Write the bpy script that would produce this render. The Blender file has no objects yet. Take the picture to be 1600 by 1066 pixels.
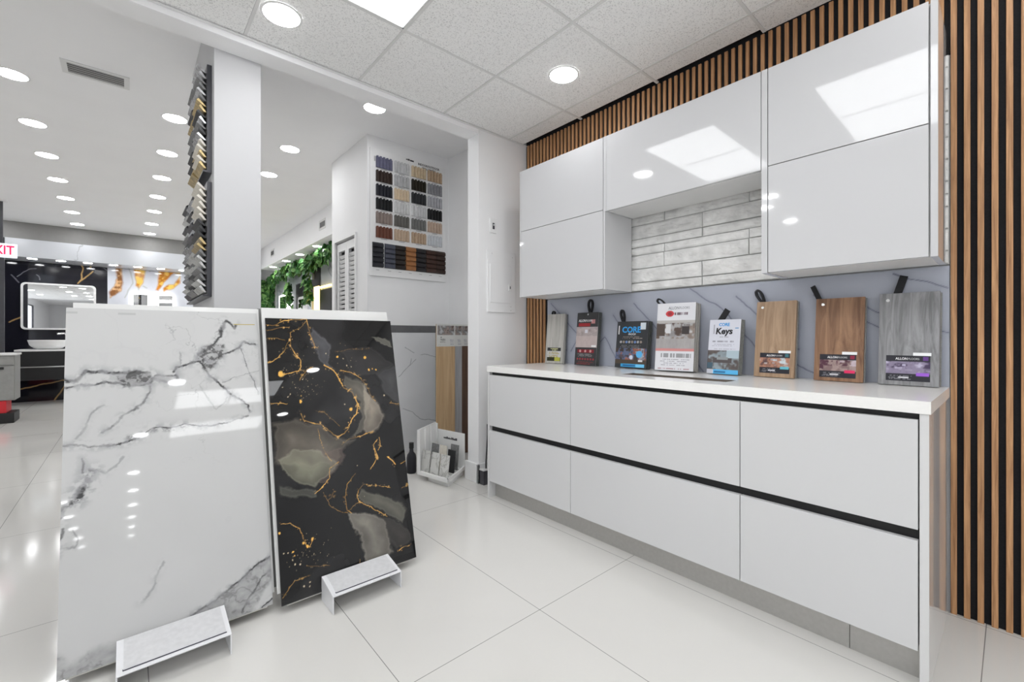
import bpy, bmesh, math, random
import numpy as np
from mathutils import Vector, Matrix

random.seed(7)
PI = math.pi
scene = bpy.context.scene
C = scene.collection
R = math.radians

# ------------------------------------------------------------------ camera
YAW = 0.71971
cam_data = bpy.data.cameras.new('camera')
cam_data.sensor_width = 36.0
cam_data.lens = 686.44 / 1600 * 36.0
cam_data.shift_y = -(533 - 526.08) / 1600
cam_data.clip_end = 100
cam = bpy.data.objects.new('camera', cam_data)
cam.location = (0, 0, 1.11)
cam.rotation_euler = (R(90), 0, -YAW)
C.objects.link(cam)
scene.camera = cam

# ------------------------------------------------------------------ world, exposure
scene.view_settings.view_transform = 'Standard'
scene.view_settings.look = 'None'
scene.view_settings.gamma = 1.0
scene.view_settings.exposure = 0.38
scene.view_settings.use_curve_mapping = False
world = bpy.data.worlds.new('world')
scene.world = world
world.use_nodes = True
world.node_tree.nodes['Background'].inputs[0].default_value = (0.93, 0.96, 1.0, 1)
world.node_tree.nodes['Background'].inputs[1].default_value = 1.6
scene.cycles.use_denoising = True
scene.cycles.max_bounces = 10
scene.cycles.diffuse_bounces = 6
scene.cycles.glossy_bounces = 5
scene.cycles.sample_clamp_indirect = 6.0

DOWN_E = 34.0      # emission of the round downlights
TROFF_E = 5.0      # emission of the square troffers
LED_E = 9.0

# ------------------------------------------------------------------ materials
def nt(name):
    m = bpy.data.materials.new(name)
    m.use_nodes = True
    n = m.node_tree
    return m, n, n.nodes['Principled BSDF']

def mat(name, col, rough=0.5, metal=0.0, noise=0.0, nscale=20.0, bump=0.0, coat=0.0, ior=1.45, spec=0.5):
    m, n, b = nt(name)
    b.inputs['Roughness'].default_value = rough
    b.inputs['Metallic'].default_value = metal
    b.inputs['IOR'].default_value = ior
    b.inputs['Specular IOR Level'].default_value = spec
    b.inputs['Coat Weight'].default_value = coat
    b.inputs['Coat Roughness'].default_value = 0.02
    tc = n.nodes.new('ShaderNodeTexCoord')
    nz = n.nodes.new('ShaderNodeTexNoise')
    nz.inputs['Scale'].default_value = nscale
    nz.inputs['Detail'].default_value = 4
    n.links.new(tc.outputs['Object'], nz.inputs['Vector'])
    cr = n.nodes.new('ShaderNodeValToRGB')
    a = max(noise, 0.01)
    cr.color_ramp.elements[0].position = 0.3
    cr.color_ramp.elements[1].position = 0.7
    cr.color_ramp.elements[0].color = tuple(max(0, c * (1 - a)) for c in col) + (1,)
    cr.color_ramp.elements[1].color = tuple(min(1, c * (1 + a * 0.5)) for c in col) + (1,)
    n.links.new(nz.outputs['Fac'], cr.inputs['Fac'])
    n.links.new(cr.outputs['Color'], b.inputs['Base Color'])
    if bump > 0:
        bp = n.nodes.new('ShaderNodeBump')
        bp.inputs['Strength'].default_value = bump
        bp.inputs['Distance'].default_value = 0.004
        n.links.new(nz.outputs['Fac'], bp.inputs['Height'])
        n.links.new(bp.outputs['Normal'], b.inputs['Normal'])
    return m

def emit(name, col, s):
    m, n, b = nt(name)
    b.inputs['Base Color'].default_value = (*col, 1)
    b.inputs['Emission Color'].default_value = (*col, 1)
    b.inputs['Emission Strength'].default_value = s
    return m

def painted(name, rough=0.4, coat=0.0):
    m, n, b = nt(name)
    at = n.nodes.new('ShaderNodeAttribute')
    at.attribute_name = 'Col'
    n.links.new(at.outputs['Color'], b.inputs['Base Color'])
    b.inputs['Roughness'].default_value = rough
    b.inputs['Coat Weight'].default_value = coat
    b.inputs['Coat Roughness'].default_value = 0.01
    return m

def wood(name, c1, c2, rough=0.45, sc=(40, 40, 1.6), rings=0.0, det=6):
    m, n, b = nt(name)
    tc = n.nodes.new('ShaderNodeTexCoord')
    mp = n.nodes.new('ShaderNodeMapping')
    mp.inputs['Scale'].default_value = sc
    n.links.new(tc.outputs['Object'], mp.inputs['Vector'])
    nz = n.nodes.new('ShaderNodeTexNoise')
    nz.inputs['Scale'].default_value = 1.6
    nz.inputs['Detail'].default_value = det
    nz.inputs['Roughness'].default_value = 0.65
    nz.inputs['Distortion'].default_value = 0.6 + rings
    n.links.new(mp.outputs['Vector'], nz.inputs['Vector'])
    cr = n.nodes.new('ShaderNodeValToRGB')
    cr.color_ramp.elements[0].position = 0.32
    cr.color_ramp.elements[1].position = 0.68
    cr.color_ramp.elements[0].color = (*c1, 1)
    cr.color_ramp.elements[1].color = (*c2, 1)
    n.links.new(nz.outputs['Fac'], cr.inputs['Fac'])
    n.links.new(cr.outputs['Color'], b.inputs['Base Color'])
    b.inputs['Roughness'].default_value = rough
    bp = n.nodes.new('ShaderNodeBump')
    bp.inputs['Strength'].default_value = 0.15
    bp.inputs['Distance'].default_value = 0.002
    n.links.new(nz.outputs['Fac'], bp.inputs['Height'])
    n.links.new(bp.outputs['Normal'], b.inputs['Normal'])
    return m

def marble_nodes(name, base, vein, scale, lo, hi, rough=0.12, dist=1.2):
    m, n, b = nt(name)
    tc = n.nodes.new('ShaderNodeTexCoord')
    n1 = n.nodes.new('ShaderNodeTexNoise')
    n1.inputs['Scale'].default_value = scale
    n1.inputs['Detail'].default_value = 5
    n1.inputs['Distortion'].default_value = dist
    n.links.new(tc.outputs['Object'], n1.inputs['Vector'])
    s = n.nodes.new('ShaderNodeMath'); s.operation = 'SUBTRACT'; s.inputs[1].default_value = 0.5
    a = n.nodes.new('ShaderNodeMath'); a.operation = 'ABSOLUTE'
    n.links.new(n1.outputs['Fac'], s.inputs[0]); n.links.new(s.outputs[0], a.inputs[0])
    cr = n.nodes.new('ShaderNodeValToRGB')
    cr.color_ramp.elements[0].position = lo
    cr.color_ramp.elements[1].position = hi
    cr.color_ramp.elements[0].color = (*vein, 1)
    cr.color_ramp.elements[1].color = (*base, 1)
    n.links.new(a.outputs[0], cr.inputs['Fac'])
    n.links.new(cr.outputs['Color'], b.inputs['Base Color'])
    b.inputs['Roughness'].default_value = rough
    return m

M = {}
M['paint'] = mat('wall_paint', (0.83, 0.83, 0.835), 0.55, noise=0.015, nscale=3)
M['paint_ceiling'] = mat('ceiling_paint', (0.92, 0.92, 0.93), 0.6, noise=0.015, nscale=3)
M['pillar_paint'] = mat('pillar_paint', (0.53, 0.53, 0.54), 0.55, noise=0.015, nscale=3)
M['gap_shade_grey'] = mat('gap_shade_grey', (0.27, 0.265, 0.26), 0.6, noise=0.04)  # tone of a shaded gap, used on the bulkhead face
M['trimwhite'] = mat('trim_white', (0.80, 0.80, 0.80), 0.35, noise=0.01)
M['lacquer'] = mat('white_gloss_lacquer', (0.60, 0.60, 0.61), 0.06, noise=0.008, nscale=2, coat=0.35)
M['lacquer_side'] = mat('white_gloss_side', (0.66, 0.66, 0.66), 0.10, noise=0.01, nscale=2, coat=0.3)
M['carcass'] = mat('white_melamine', (0.74, 0.74, 0.73), 0.35, noise=0.02, nscale=10)
M['matte_white'] = mat('matt_white_lacquer', (0.63, 0.63, 0.635), 0.28, noise=0.008, nscale=2)
M['quartz'] = mat('white_quartz', (0.86, 0.85, 0.83), 0.16, noise=0.015, nscale=90)
M['black'] = mat('black_channel', (0.012, 0.012, 0.013), 0.5, noise=0.1)
M['felt'] = mat('black_felt', (0.010, 0.010, 0.012), 0.95, noise=0.3, nscale=200)
M['alu'] = mat('brushed_aluminium', (0.50, 0.49, 0.47), 0.38, metal=0.6, noise=0.05, nscale=60)
M['steel'] = mat('white_powder_steel', (0.74, 0.74, 0.76), 0.22, noise=0.02)
M['labelgrey'] = mat('label_paper', (0.60, 0.60, 0.61), 0.5, noise=0.07, nscale=60)
M['darkline'] = mat('dark_line', (0.06, 0.06, 0.08), 0.5)
M['gunmetal'] = mat('dark_grey_metal', (0.07, 0.07, 0.08), 0.35, metal=0.3, noise=0.1)
M['ink'] = mat('black_ink', (0.015, 0.015, 0.02), 0.5)
M['white_ink'] = mat('white_ink', (0.85, 0.85, 0.86), 0.5)
M['blue_ink'] = mat('blue_ink', (0.03, 0.32, 0.72), 0.4)
M['red_ink'] = mat('red_ink', (0.65, 0.02, 0.04), 0.4)
M['grey_ink'] = mat('grey_ink', (0.25, 0.25, 0.27), 0.5)
M['strap'] = mat('black_webbing', (0.012, 0.012, 0.014), 0.7, noise=0.2, nscale=300, bump=0.3)
M['rivet'] = mat('chrome_rivet', (0.85, 0.85, 0.85), 0.15, metal=1.0)
M['slatwood_a'] = wood('slat_walnut', (0.27, 0.125, 0.05), (0.60, 0.33, 0.155), 0.5, (60, 60, 2.2))
M['woodtan'] = wood('tan_oak', (0.27, 0.17, 0.10), (0.44, 0.30, 0.19), 0.4, (26, 26, 2.4), 0.8)
M['woodbrown'] = wood('brown_oak', (0.14, 0.065, 0.032), (0.34, 0.19, 0.105), 0.4, (22, 22, 2.0), 0.8)
M['woodgrey'] = wood('grey_oak', (0.15, 0.15, 0.155), (0.32, 0.32, 0.33), 0.4, (22, 22, 2.2), 1.4)
M['woodlightgrey'] = wood('light_grey_oak', (0.36, 0.35, 0.32), (0.52, 0.50, 0.47), 0.4, (40, 40, 2.0), 0.3)
M['plank_tan'] = wood('plank_tan', (0.42, 0.28, 0.15), (0.58, 0.41, 0.24), 0.45, (24, 24, 1.2))
M['plank_grey'] = wood('plank_grey', (0.30, 0.30, 0.31), (0.42, 0.42, 0.43), 0.45, (30, 30, 1.5))
M['plank_brown'] = wood('plank_brown', (0.07, 0.035, 0.022), (0.14, 0.075, 0.045), 0.45, (24, 24, 1.5))
M['edge_grey'] = mat('sample_edge_grey', (0.22, 0.22, 0.21), 0.5, noise=0.2, nscale=120)
M['edge_dark'] = mat('sample_edge_dark', (0.08, 0.085, 0.08), 0.5, noise=0.2, nscale=120)
M['edge_beige'] = mat('sample_edge_beige', (0.42, 0.40, 0.37), 0.5, noise=0.12, nscale=120)
M['backsplash'] = None
M['slabedge'] = mat('slab_edge', (0.50, 0.50, 0.49), 0.4, noise=0.05)
M['slabedge_dark'] = mat('slab_edge_dark', (0.16, 0.16, 0.155), 0.4, noise=0.05)
M['porcelain_white'] = mat('white_porcelain', (0.66, 0.66, 0.65), 0.2, noise=0.03, nscale=6)
M['downlight'] = emit('downlight_glow', (0.985, 0.99, 1.0), DOWN_E)
M['troffer'] = emit('troffer_glow', (0.97, 0.985, 1.0), TROFF_E)
M['led'] = emit('led_strip_glow', (1, 0.98, 0.95), LED_E)
M['led_warm'] = emit('warm_led_glow', (1.0, 0.75, 0.25), 3.0)
M['mirror'] = mat('mirror_glass', (0.85, 0.86, 0.87), 0.01, metal=1.0)
M['leaf'] = mat('ivy_leaf', (0.045, 0.16, 0.035), 0.45, noise=0.7, nscale=9)
M['leaf_light'] = mat('ivy_leaf_light', (0.16, 0.34, 0.09), 0.45, noise=0.5, nscale=9)
M['stone'] = mat('white_split_stone', (0.74, 0.735, 0.72), 0.75, noise=0.16, nscale=14, bump=0.9)
M['mortar'] = mat('stone_joint', (0.42, 0.42, 0.41), 0.9, noise=0.1)
M['bandgrey'] = mat('dark_grey_tile_band', (0.14, 0.14, 0.145), 0.35, noise=0.1)
M['carrara'] = marble_nodes('carrara_tile', (0.80, 0.805, 0.82), (0.40, 0.41, 0.42), 1.1, 0.0, 0.018, 0.14, 0.8)
M['marble_grey'] = marble_nodes('grey_marble', (0.45, 0.47, 0.50), (0.28, 0.29, 0.31), 1.5, 0.0, 0.03, 0.2)
M['marble_fascia'] = marble_nodes('fascia_marble', (0.62, 0.64, 0.68), (0.40, 0.42, 0.44), 0.8, 0.0, 0.006, 0.15, 0.4)
M['backsplash'] = marble_nodes('blue_grey_marble', (0.42, 0.44, 0.52), (0.09, 0.10, 0.14), 1.25, 0.0, 0.006, 0.13, 0.9)
M['rackwhite'] = mat('rack_white_plastic', (0.82, 0.82, 0.81), 0.3, noise=0.01)
M['sample_marble'] = marble_nodes('small_marble_tile', (0.60, 0.60, 0.58), (0.36, 0.36, 0.34), 9, 0.0, 0.04, 0.3)
M['sample_grey'] = mat('small_grey_tile', (0.22, 0.22, 0.22), 0.5, noise=0.3, nscale=60)
M['sample_black'] = mat('small_black_tile', (0.03, 0.03, 0.032), 0.4, noise=0.2, nscale=60)
M['sample_gold'] = mat('gold_tile', (0.55, 0.42, 0.20), 0.3, metal=0.5, noise=0.4, nscale=40)
M['sample_steel'] = mat('silver_tile', (0.55, 0.55, 0.56), 0.25, metal=0.6, noise=0.5, nscale=50)
M['sample_cream'] = mat('cream_tile', (0.72, 0.68, 0.60), 0.4, noise=0.1, nscale=40)
M['redcloth'] = mat('red_plastic', (0.60, 0.02, 0.03), 0.4)
M['exit_face'] = emit('exit_face', (0.85, 0.92, 1.0), 0.55)
M['exit_red'] = emit('exit_red', (0.9, 0.02, 0.10), 0.6)
M['gridbar'] = mat('ceiling_grid_paint', (0.74, 0.74, 0.735), 0.6)
M['grille'] = mat('grille_grey', (0.60, 0.60, 0.60), 0.5)
M['grille_dark'] = mat('grille_dark', (0.16, 0.16, 0.16), 0.6)
M['cab_grey'] = mat('grey_cabinet', (0.30, 0.30, 0.29), 0.4, noise=0.08)
M['paint_slab'] = painted('polished_marble_print', 0.035, 0.1)
M['paint_black_slab'] = painted('polished_black_print', 0.02, 0.0)
M['paint_black_slab'].node_tree.nodes['Principled BSDF'].inputs['Specular IOR Level'].default_value = 0.42
M['paint_print'] = painted('printed_card', 0.35)
M['paint_wall'] = painted('polished_wall_marble', 0.08)

def acoustic():
    m, n, b = nt('acoustic_tile')
    tc = n.nodes.new('ShaderNodeTexCoord')
    nz = n.nodes.new('ShaderNodeTexNoise'); nz.inputs['Scale'].default_value = 150; nz.inputs['Detail'].default_value = 2
    n.links.new(tc.outputs['Object'], nz.inputs['Vector'])
    cr = n.nodes.new('ShaderNodeValToRGB')
    cr.color_ramp.elements[0].position = 0.34; cr.color_ramp.elements[1].position = 0.46
    cr.color_ramp.elements[0].color = (0.66, 0.66, 0.66, 1); cr.color_ramp.elements[1].color = (0.92, 0.92, 0.915, 1)
    n.links.new(nz.outputs['Fac'], cr.inputs['Fac']); n.links.new(cr.outputs['Color'], b.inputs['Base Color'])
    b.inputs['Roughness'].default_value = 0.9
    bp = n.nodes.new('ShaderNodeBump'); bp.inputs['Strength'].default_value = 0.15; bp.inputs['Distance'].default_value = 0.002
    n.links.new(nz.outputs['Fac'], bp.inputs['Height']); n.links.new(bp.outputs['Normal'], b.inputs['Normal'])
    return m
M['acoustic'] = acoustic()

def floor_mat():
    m, n, b = nt('polished_floor_tile')
    tc = n.nodes.new('ShaderNodeTexCoord')
    mp = n.nodes.new('ShaderNodeMapping')
    mp.inputs['Location'].default_value = (-0.657 + 0.604 * 10, -0.068 + 1.2 * 20, 0)
    n.links.new(tc.outputs['Object'], mp.inputs['Vector'])
    br = n.nodes.new('ShaderNodeTexBrick')
    br.offset = 0.0; br.squash = 1.0
    br.inputs['Scale'].default_value = 1.0
    br.inputs['Brick Width'].default_value = 0.604
    br.inputs['Row Height'].default_value = 1.2
    br.inputs['Mortar Size'].default_value = 0.0013
    br.inputs['Mortar Smooth'].default_value = 0.0
    br.inputs['Color1'].default_value = (0.68, 0.668, 0.64, 1)
    br.inputs['Color2'].default_value = (0.67, 0.658, 0.63, 1)
    br.inputs['Mortar'].default_value = (0.24, 0.235, 0.23, 1)
    n.links.new(mp.outputs['Vector'], br.inputs['Vector'])
    nz = n.nodes.new('ShaderNodeTexNoise'); nz.inputs['Scale'].default_value = 1.1; nz.inputs['Detail'].default_value = 6
    nz.inputs['Distortion'].default_value = 1.0
    n.links.new(tc.outputs['Object'], nz.inputs['Vector'])
    cr = n.nodes.new('ShaderNodeValToRGB')
    cr.color_ramp.elements[0].position = 0.3; cr.color_ramp.elements[1].position = 0.7
    cr.color_ramp.elements[0].color = (0.95, 0.95, 0.95, 1); cr.color_ramp.elements[1].color = (1, 1, 1, 1)
    n.links.new(nz.outputs['Fac'], cr.inputs['Fac'])
    mx = n.nodes.new('ShaderNodeMix'); mx.data_type = 'RGBA'; mx.blend_type = 'MULTIPLY'; mx.inputs[0].default_value = 1.0
    n.links.new(br.outputs['Color'], mx.inputs[6]); n.links.new(cr.outputs['Color'], mx.inputs[7])
    n.links.new(mx.outputs[2], b.inputs['Base Color'])
    b.inputs['Roughness'].default_value = 0.10
    return m
M['floor'] = floor_mat()

# ------------------------------------------------------------------ mesh helpers
class MB:
    """collects boxes, prisms and tubes; build() links them as one mesh object"""
    def __init__(self):
        self.v = []; self.f = []
    def box(self, a, b):
        x0, y0, z0 = a; x1, y1, z1 = b
        k = len(self.v)
        self.v += [(x0,y0,z0),(x1,y0,z0),(x1,y1,z0),(x0,y1,z0),(x0,y0,z1),(x1,y0,z1),(x1,y1,z1),(x0,y1,z1)]
        self.f += [tuple(k+i for i in q) for q in ((0,3,2,1),(4,5,6,7),(0,1,5,4),(1,2,6,5),(2,3,7,6),(3,0,4,7))]
        return self
    def prism(self, pts, axis, a, b):
        """2D polygon extruded along axis from a to b; pts are the two other coordinates in order"""
        k = len(self.v); n = len(pts)
        def mk(p, t):
            q = list(p); q.insert(axis, t); return tuple(q)
        self.v += [mk(p, a) for p in pts] + [mk(p, b) for p in pts]
        self.f += [tuple(range(k, k+n)), tuple(range(k+2*n-1, k+n-1, -1))]
        self.f += [(k+i, k+n+i, k+n+(i+1) % n, k+(i+1) % n) for i in range(n)]
        return self
    def hexa(self, p):
        """eight corners: bottom ring 0-3, top ring 4-7"""
        k = len(self.v); self.v += [tuple(q) for q in p]
        self.f += [tuple(k+i for i in q) for q in ((0,3,2,1),(4,5,6,7),(0,1,5,4),(1,2,6,5),(2,3,7,6),(3,0,4,7))]
        return self
    def tube(self, pts, r, n=10, cap=True):
        pts = [Vector(p) for p in pts]; k0 = len(self.v)
        rs = r if isinstance(r, (list, tuple)) else [r]*len(pts)
        up = None
        for i, p in enumerate(pts):
            d = (pts[min(i+1, len(pts)-1)] - pts[max(i-1, 0)]).normalized()
            if up is None:
                up = Vector((0,0,1)) if abs(d.z) < 0.9 else Vector((1,0,0))
            s = d.cross(up).normalized(); up = s.cross(d).normalized()
            for j in range(n):
                a = 2*PI*j/n
                self.v.append(tuple(p + rs[i]*(math.cos(a)*s + math.sin(a)*up)))
        for i in range(len(pts)-1):
            for j in range(n):
                self.f.append((k0+i*n+j, k0+i*n+(j+1)%n, k0+(i+1)*n+(j+1)%n, k0+(i+1)*n+j))
        if cap:
            self.f.append(tuple(k0+j for j in range(n))[::-1]); e = k0+(len(pts)-1)*n
            self.f.append(tuple(e+j for j in range(n)))
        return self
    def disc(self, c, r, z0, z1, n=32):
        return self.tube([(c[0], c[1], z0), (c[0], c[1], z1)], r, n)
    def build(self, name, m, parent=None, bevel=0.0, smooth=False, loc=None, rot=None, seg=2):
        me = bpy.data.meshes.new(name)
        me.from_pydata(self.v, [], self.f)
        bm = bmesh.new(); bm.from_mesh(me)
        bmesh.ops.recalc_face_normals(bm, faces=bm.faces)
        bm.to_mesh(me); bm.free()
        me.materials.append(m)
        if smooth:
            me.polygons.foreach_set('use_smooth', [True]*len(me.polygons))
        o = bpy.data.objects.new(name, me)
        C.objects.link(o)
        if loc is not None: o.location = loc
        if rot is not None: o.rotation_euler = rot
        if parent is not None: o.parent = parent
        if bevel > 0:
            md = o.modifiers.new('bevel', 'BEVEL'); md.width = bevel; md.segments = seg; md.limit_method = 'ANGLE'
            md.harden_normals = True
        return o

def tag(o, label=None, cat=None, group=None, kind=None):
    if label: o['label'] = label
    if cat: o['category'] = cat
    if group: o['group'] = group
    if kind: o['kind'] = kind
    return o

def empty(name, loc=(0,0,0), rot=(0,0,0), label=None, cat=None, group=None):
    o = bpy.data.objects.new(name, None)
    o.location = loc; o.rotation_euler = rot
    C.objects.link(o)
    return tag(o, label, cat, group)

def struct(o, label=None):
    o['kind'] = 'structure'
    if label: o['label'] = label
    return o

def copy_tree(o, parent=None):
    c = o.copy(); C.objects.link(c)
    if parent is not None: c.parent = parent
    for ch in [x for x in C.objects if x.parent == o]:
        copy_tree(ch, c)
    return c

def text(name, s, size, m, parent, loc, rot=(PI/2, 0, 0), align='CENTER', ext=0.0004, sx=1.0, shear=0.0, bold=0.0):
    cu = bpy.data.curves.new(name, 'FONT')
    cu.body = s; cu.size = size; cu.extrude = ext; cu.align_x = align; cu.align_y = 'CENTER'
    cu.shear = shear; cu.offset = bold; cu.resolution_u = 3
    t = bpy.data.objects.new(name, cu); C.objects.link(t)
    bpy.context.view_layer.update()
    me = bpy.data.meshes.new_from_object(t)
    C.objects.unlink(t); bpy.data.objects.remove(t)
    me.materials.clear(); me.materials.append(m)
    o = bpy.data.objects.new(name, me); C.objects.link(o)
    o.location = loc; o.rotation_euler = rot; o.scale = (sx, 1, 1)
    if parent is not None: o.parent = parent
    return o

# ------------------------------------------------------------------ painting in numpy
_rng = np.random.RandomState(11)
def vnoise(x, y, seed):
    g = np.random.RandomState(seed).rand(64, 64)
    xi = np.floor(x).astype(int); yi = np.floor(y).astype(int)
    fx = x - xi; fy = y - yi
    fx = fx*fx*(3-2*fx); fy = fy*fy*(3-2*fy)
    a = g[xi % 64, yi % 64]; b = g[(xi+1) % 64, yi % 64]; c = g[xi % 64, (yi+1) % 64]; d = g[(xi+1) % 64, (yi+1) % 64]
    return (a*(1-fx)+b*fx)*(1-fy) + (c*(1-fx)+d*fx)*fy
def fbm(x, y, s, seed=1, octv=5, gain=0.55):
    t = 0; amp = 1; tot = 0
    for i in range(octv):
        t = t + amp*vnoise(x*s*2**i + 13.7*i, y*s*2**i + 5.1*i, seed+i); tot += amp; amp *= gain
    return t/tot
def segdist(X, Y, pts):
    d = np.full(X.shape, 9.0)
    for (ax, ay), (bx, by) in zip(pts[:-1], pts[1:]):
        vx, vy = bx-ax, by-ay; L = vx*vx+vy*vy+1e-12
        t = np.clip(((X-ax)*vx+(Y-ay)*vy)/L, 0, 1)
        d = np.minimum(d, np.hypot(X-ax-t*vx, Y-ay-t*vy))
    return d
def polysd(X, Y, pts):
    inside = np.zeros(X.shape, bool); n = len(pts); j = n-1
    for i in range(n):
        xi, yi = pts[i]; xj, yj = pts[j]
        c = ((yi > Y) != (yj > Y)) & (X < (xj-xi)*(Y-yi)/(yj-yi+1e-12)+xi)
        inside ^= c; j = i
    d = segdist(X, Y, list(pts)+[pts[0]])
    return np.where(inside, -d, d)
def sstep(a, b, x):
    t = np.clip((x-a)/(b-a), 0, 1); return t*t*(3-2*t)
def lerp(c, col, a):
    return c*(1-a[..., None]) + np.array(col)*a[..., None]

def panel(name, w, h, d, nx, nz, func, m, parent=None, loc=None, rot=None, edge=(0.5,0.5,0.5), disp=None):
    """a board, front face at y=0 facing -y painted by func(X, Z); body goes back to y=d"""
    xs = np.linspace(0, w, nx+1); zs = np.linspace(0, h, nz+1)
    X, Z = np.meshgrid(xs, zs)
    col = func(X, Z)
    Yd = np.zeros_like(X) if disp is None else disp(X, Z)
    V = np.stack([X, Yd, Z], -1).reshape(-1, 3)
    n = (nx+1)*(nz+1)
    back = np.array([[0,0,0],[w,0,0],[w,0,h],[0,0,h],[0,d,0],[w,d,0],[w,d,h],[0,d,h]], float)
    V = np.vstack([V, back])
    i = np.arange(nx)[None, :] + (nx+1)*np.arange(nz)[:, None]
    F = np.stack([i, i+1, i+nx+2, i+nx+1], -1).reshape(-1, 4)
    k = n
    B = np.array([[k+4,k+7,k+6,k+5],[k+0,k+4,k+5,k+1],[k+1,k+5,k+6,k+2],[k+2,k+6,k+7,k+3],[k+3,k+7,k+4,k+0]])
    F = np.vstack([F, B])
    me = bpy.data.meshes.new(name)
    me.vertices.add(len(V)); me.vertices.foreach_set('co', V.ravel())
    me.loops.add(F.size); me.loops.foreach_set('vertex_index', F.ravel().astype(np.int32))
    me.polygons.add(len(F))
    me.polygons.foreach_set('loop_start', np.arange(0, F.size, 4).astype(np.int32))
    me.update(calc_edges=True)
    ca = me.color_attributes.new('Col', 'FLOAT_COLOR', 'POINT')
    cc = np.ones((len(V), 4)); cc[:n, :3] = col.reshape(-1, 3); cc[n:, :3] = edge
    ca.data.foreach_set('color', cc.ravel())
    me.materials.append(m)
    if disp is not None:
        me.polygons.foreach_set('use_smooth', [True]*(nx*nz)+[False]*5)
    o = bpy.data.objects.new(name, me); C.objects.link(o)
    if loc is not None: o.location = loc
    if rot is not None: o.rotation_euler = rot
    if parent is not None: o.parent = parent
    return o

# ================================================================== the setting
YW = 2.672      # end wall plane
XW = 2.505      # right wall plane
ZC = 2.685      # acoustic ceiling
ZH = 2.95       # white ceiling
struct(MB().box((-3.5,-15,-0.1),(2.6,11.15,0)).build('floor', M['floor']), 'white polished porcelain tile floor')

# acoustic ceiling: tile field, lay-in grid, edge angles
tiles = MB()
gx = [1.0742+0.6096*i for i in range(-8, 4)]
gy = [0.8494+0.6096*i for i in range(-9, 4)]
TR = [(-0.145, 1.0742, 1.459, 2.0686), (-0.145, 1.0742, 0.2398, 0.8494), (0.4646, 1.6838, -2.808, -2.1986), (0.4646, 1.6838, -4.027, -3.4178)]
xe = [-3.4] + [x for x in gx if -3.4 < x < 2.44] + [2.449]
ye = [-4.64] + [y for y in gy if y > -4.6 and y < 2.6] + [YW-0.002]
for i in range(len(xe)-1):
    for j in range(len(ye)-1):
        cx, cy = (xe[i]+xe[i+1])/2, (ye[j]+ye[j+1])/2
        if any(a < cx < b and c < cy < d for a, b, c, d in TR): continue
        x1 = xe[i+1]
        if i == len(xe)-2: x1 = 2.449 if cy > 0.85 else 2.4845
        tiles.box((xe[i]+0.0085, ye[j]+0.0085, ZC+0.004), (x1-0.0085*(i < len(xe)-2), ye[j+1]-0.0085, ZC+0.02))
struct(tiles.build('ceiling', M['acoustic']), 'speckled grey acoustic tile ceiling')
grid = MB()
for x in xe[1:-1]:
    grid.box((x-0.0075, -4.64, ZC+0.001), (x+0.0075, YW, ZC+0.012))
for y in ye[1:-1]:
    grid.box((-3.4, y-0.0075, ZC+0.0015), (2.484, y+0.0075, ZC+0.012))
struct(grid.build('trim_1', M['gridbar']), 'white metal grid between the ceiling tiles')
struct(MB().box((-3.4, YW-0.022, ZC-0.002), (2.49, YW-0.001, ZC)).build('trim_2', M['trimwhite']), 'white edge angle of the tile ceiling')
struct(MB().box((-3.4,-4.64,2.80),(2.505,YW,2.86)).build('ceiling_void_lid', M['felt']), 'black lid standing in for the dark void above the ceiling tiles')  # black sheet in place of the shade seen through the ceiling gaps
struct(MB().box((-3.4,YW,2.652),(2.01,2.81,3.0)).build('trim_3', M['paint_ceiling']), 'white beam across the opening')
struct(MB().box((-3.4,2.81,ZH),(2.505,11.15,ZH+0.1)).build('ceiling_showroom', M['paint_ceiling']), 'smooth white ceiling of the showroom beyond')
struct(MB().box((-3.4,-15,ZH),(2.505,-4.64,ZH+0.1)).box((-3.4,-4.66,ZC),(2.505,-4.64,ZH)).build('ceiling_back', M['paint_ceiling']), 'smooth white ceiling behind')
struct(MB().box((2.005,YW,0),(XW,2.81,3.0)).build('wall_end', M['paint']), 'white end wall with electrical panel')
struct(MB().box((XW,-15,0),(2.6,11.15,3.0)).build('wall_right', M['paint']), 'white right hand wall')
wl_ = MB().box((-3.5,0.3,0),(-3.4,11.15,3.0)).box((-3.5,-15,0),(-3.4,-9.5,3.0)).box((-3.5,-9.5,2.62),(-3.4,0.3,3.0)).box((-3.5,-9.5,0),(-3.4,0.3,0.10))
struct(wl_.build('wall_left', M['paint']), 'white left hand wall with added openings for fill light, outside the view')
for k in range(5):  # added, unseen openings that let soft world light fill the room
    y0 = -9.5+1.96*k; w_ = struct(empty('window_%d' % (k+1), (-3.45, y0, 0.10)), 'added opening for fill light in the unseen left hand wall')
    MB().box((-0.03,0,0),(0.03,0.05,2.52)).box((-0.03,1.91,0),(0.03,1.96,2.52)).box((-0.03,0,0),(0.03,1.96,0.05)).box((-0.03,0,2.47),(0.03,1.96,2.52)).build('window_frame', M['gunmetal'], w_)
struct(MB().box((-3.4,-15.1,0),(2.6,-15,3.0)).build('wall_back', M['paint']), 'white back wall')
struct(MB().box((-3.4,11.05,0),(2.505,11.15,3.0)).build('wall_far', M['paint']), 'far wall of the showroom')
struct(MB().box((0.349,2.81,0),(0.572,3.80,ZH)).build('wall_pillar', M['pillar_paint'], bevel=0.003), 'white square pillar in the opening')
struct(MB().box((1.64,3.86,0),(XW,3.96,ZH)).build('wall_recess', M['paint']), 'white wall of the recess behind the sample board')
cw = MB()
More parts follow.
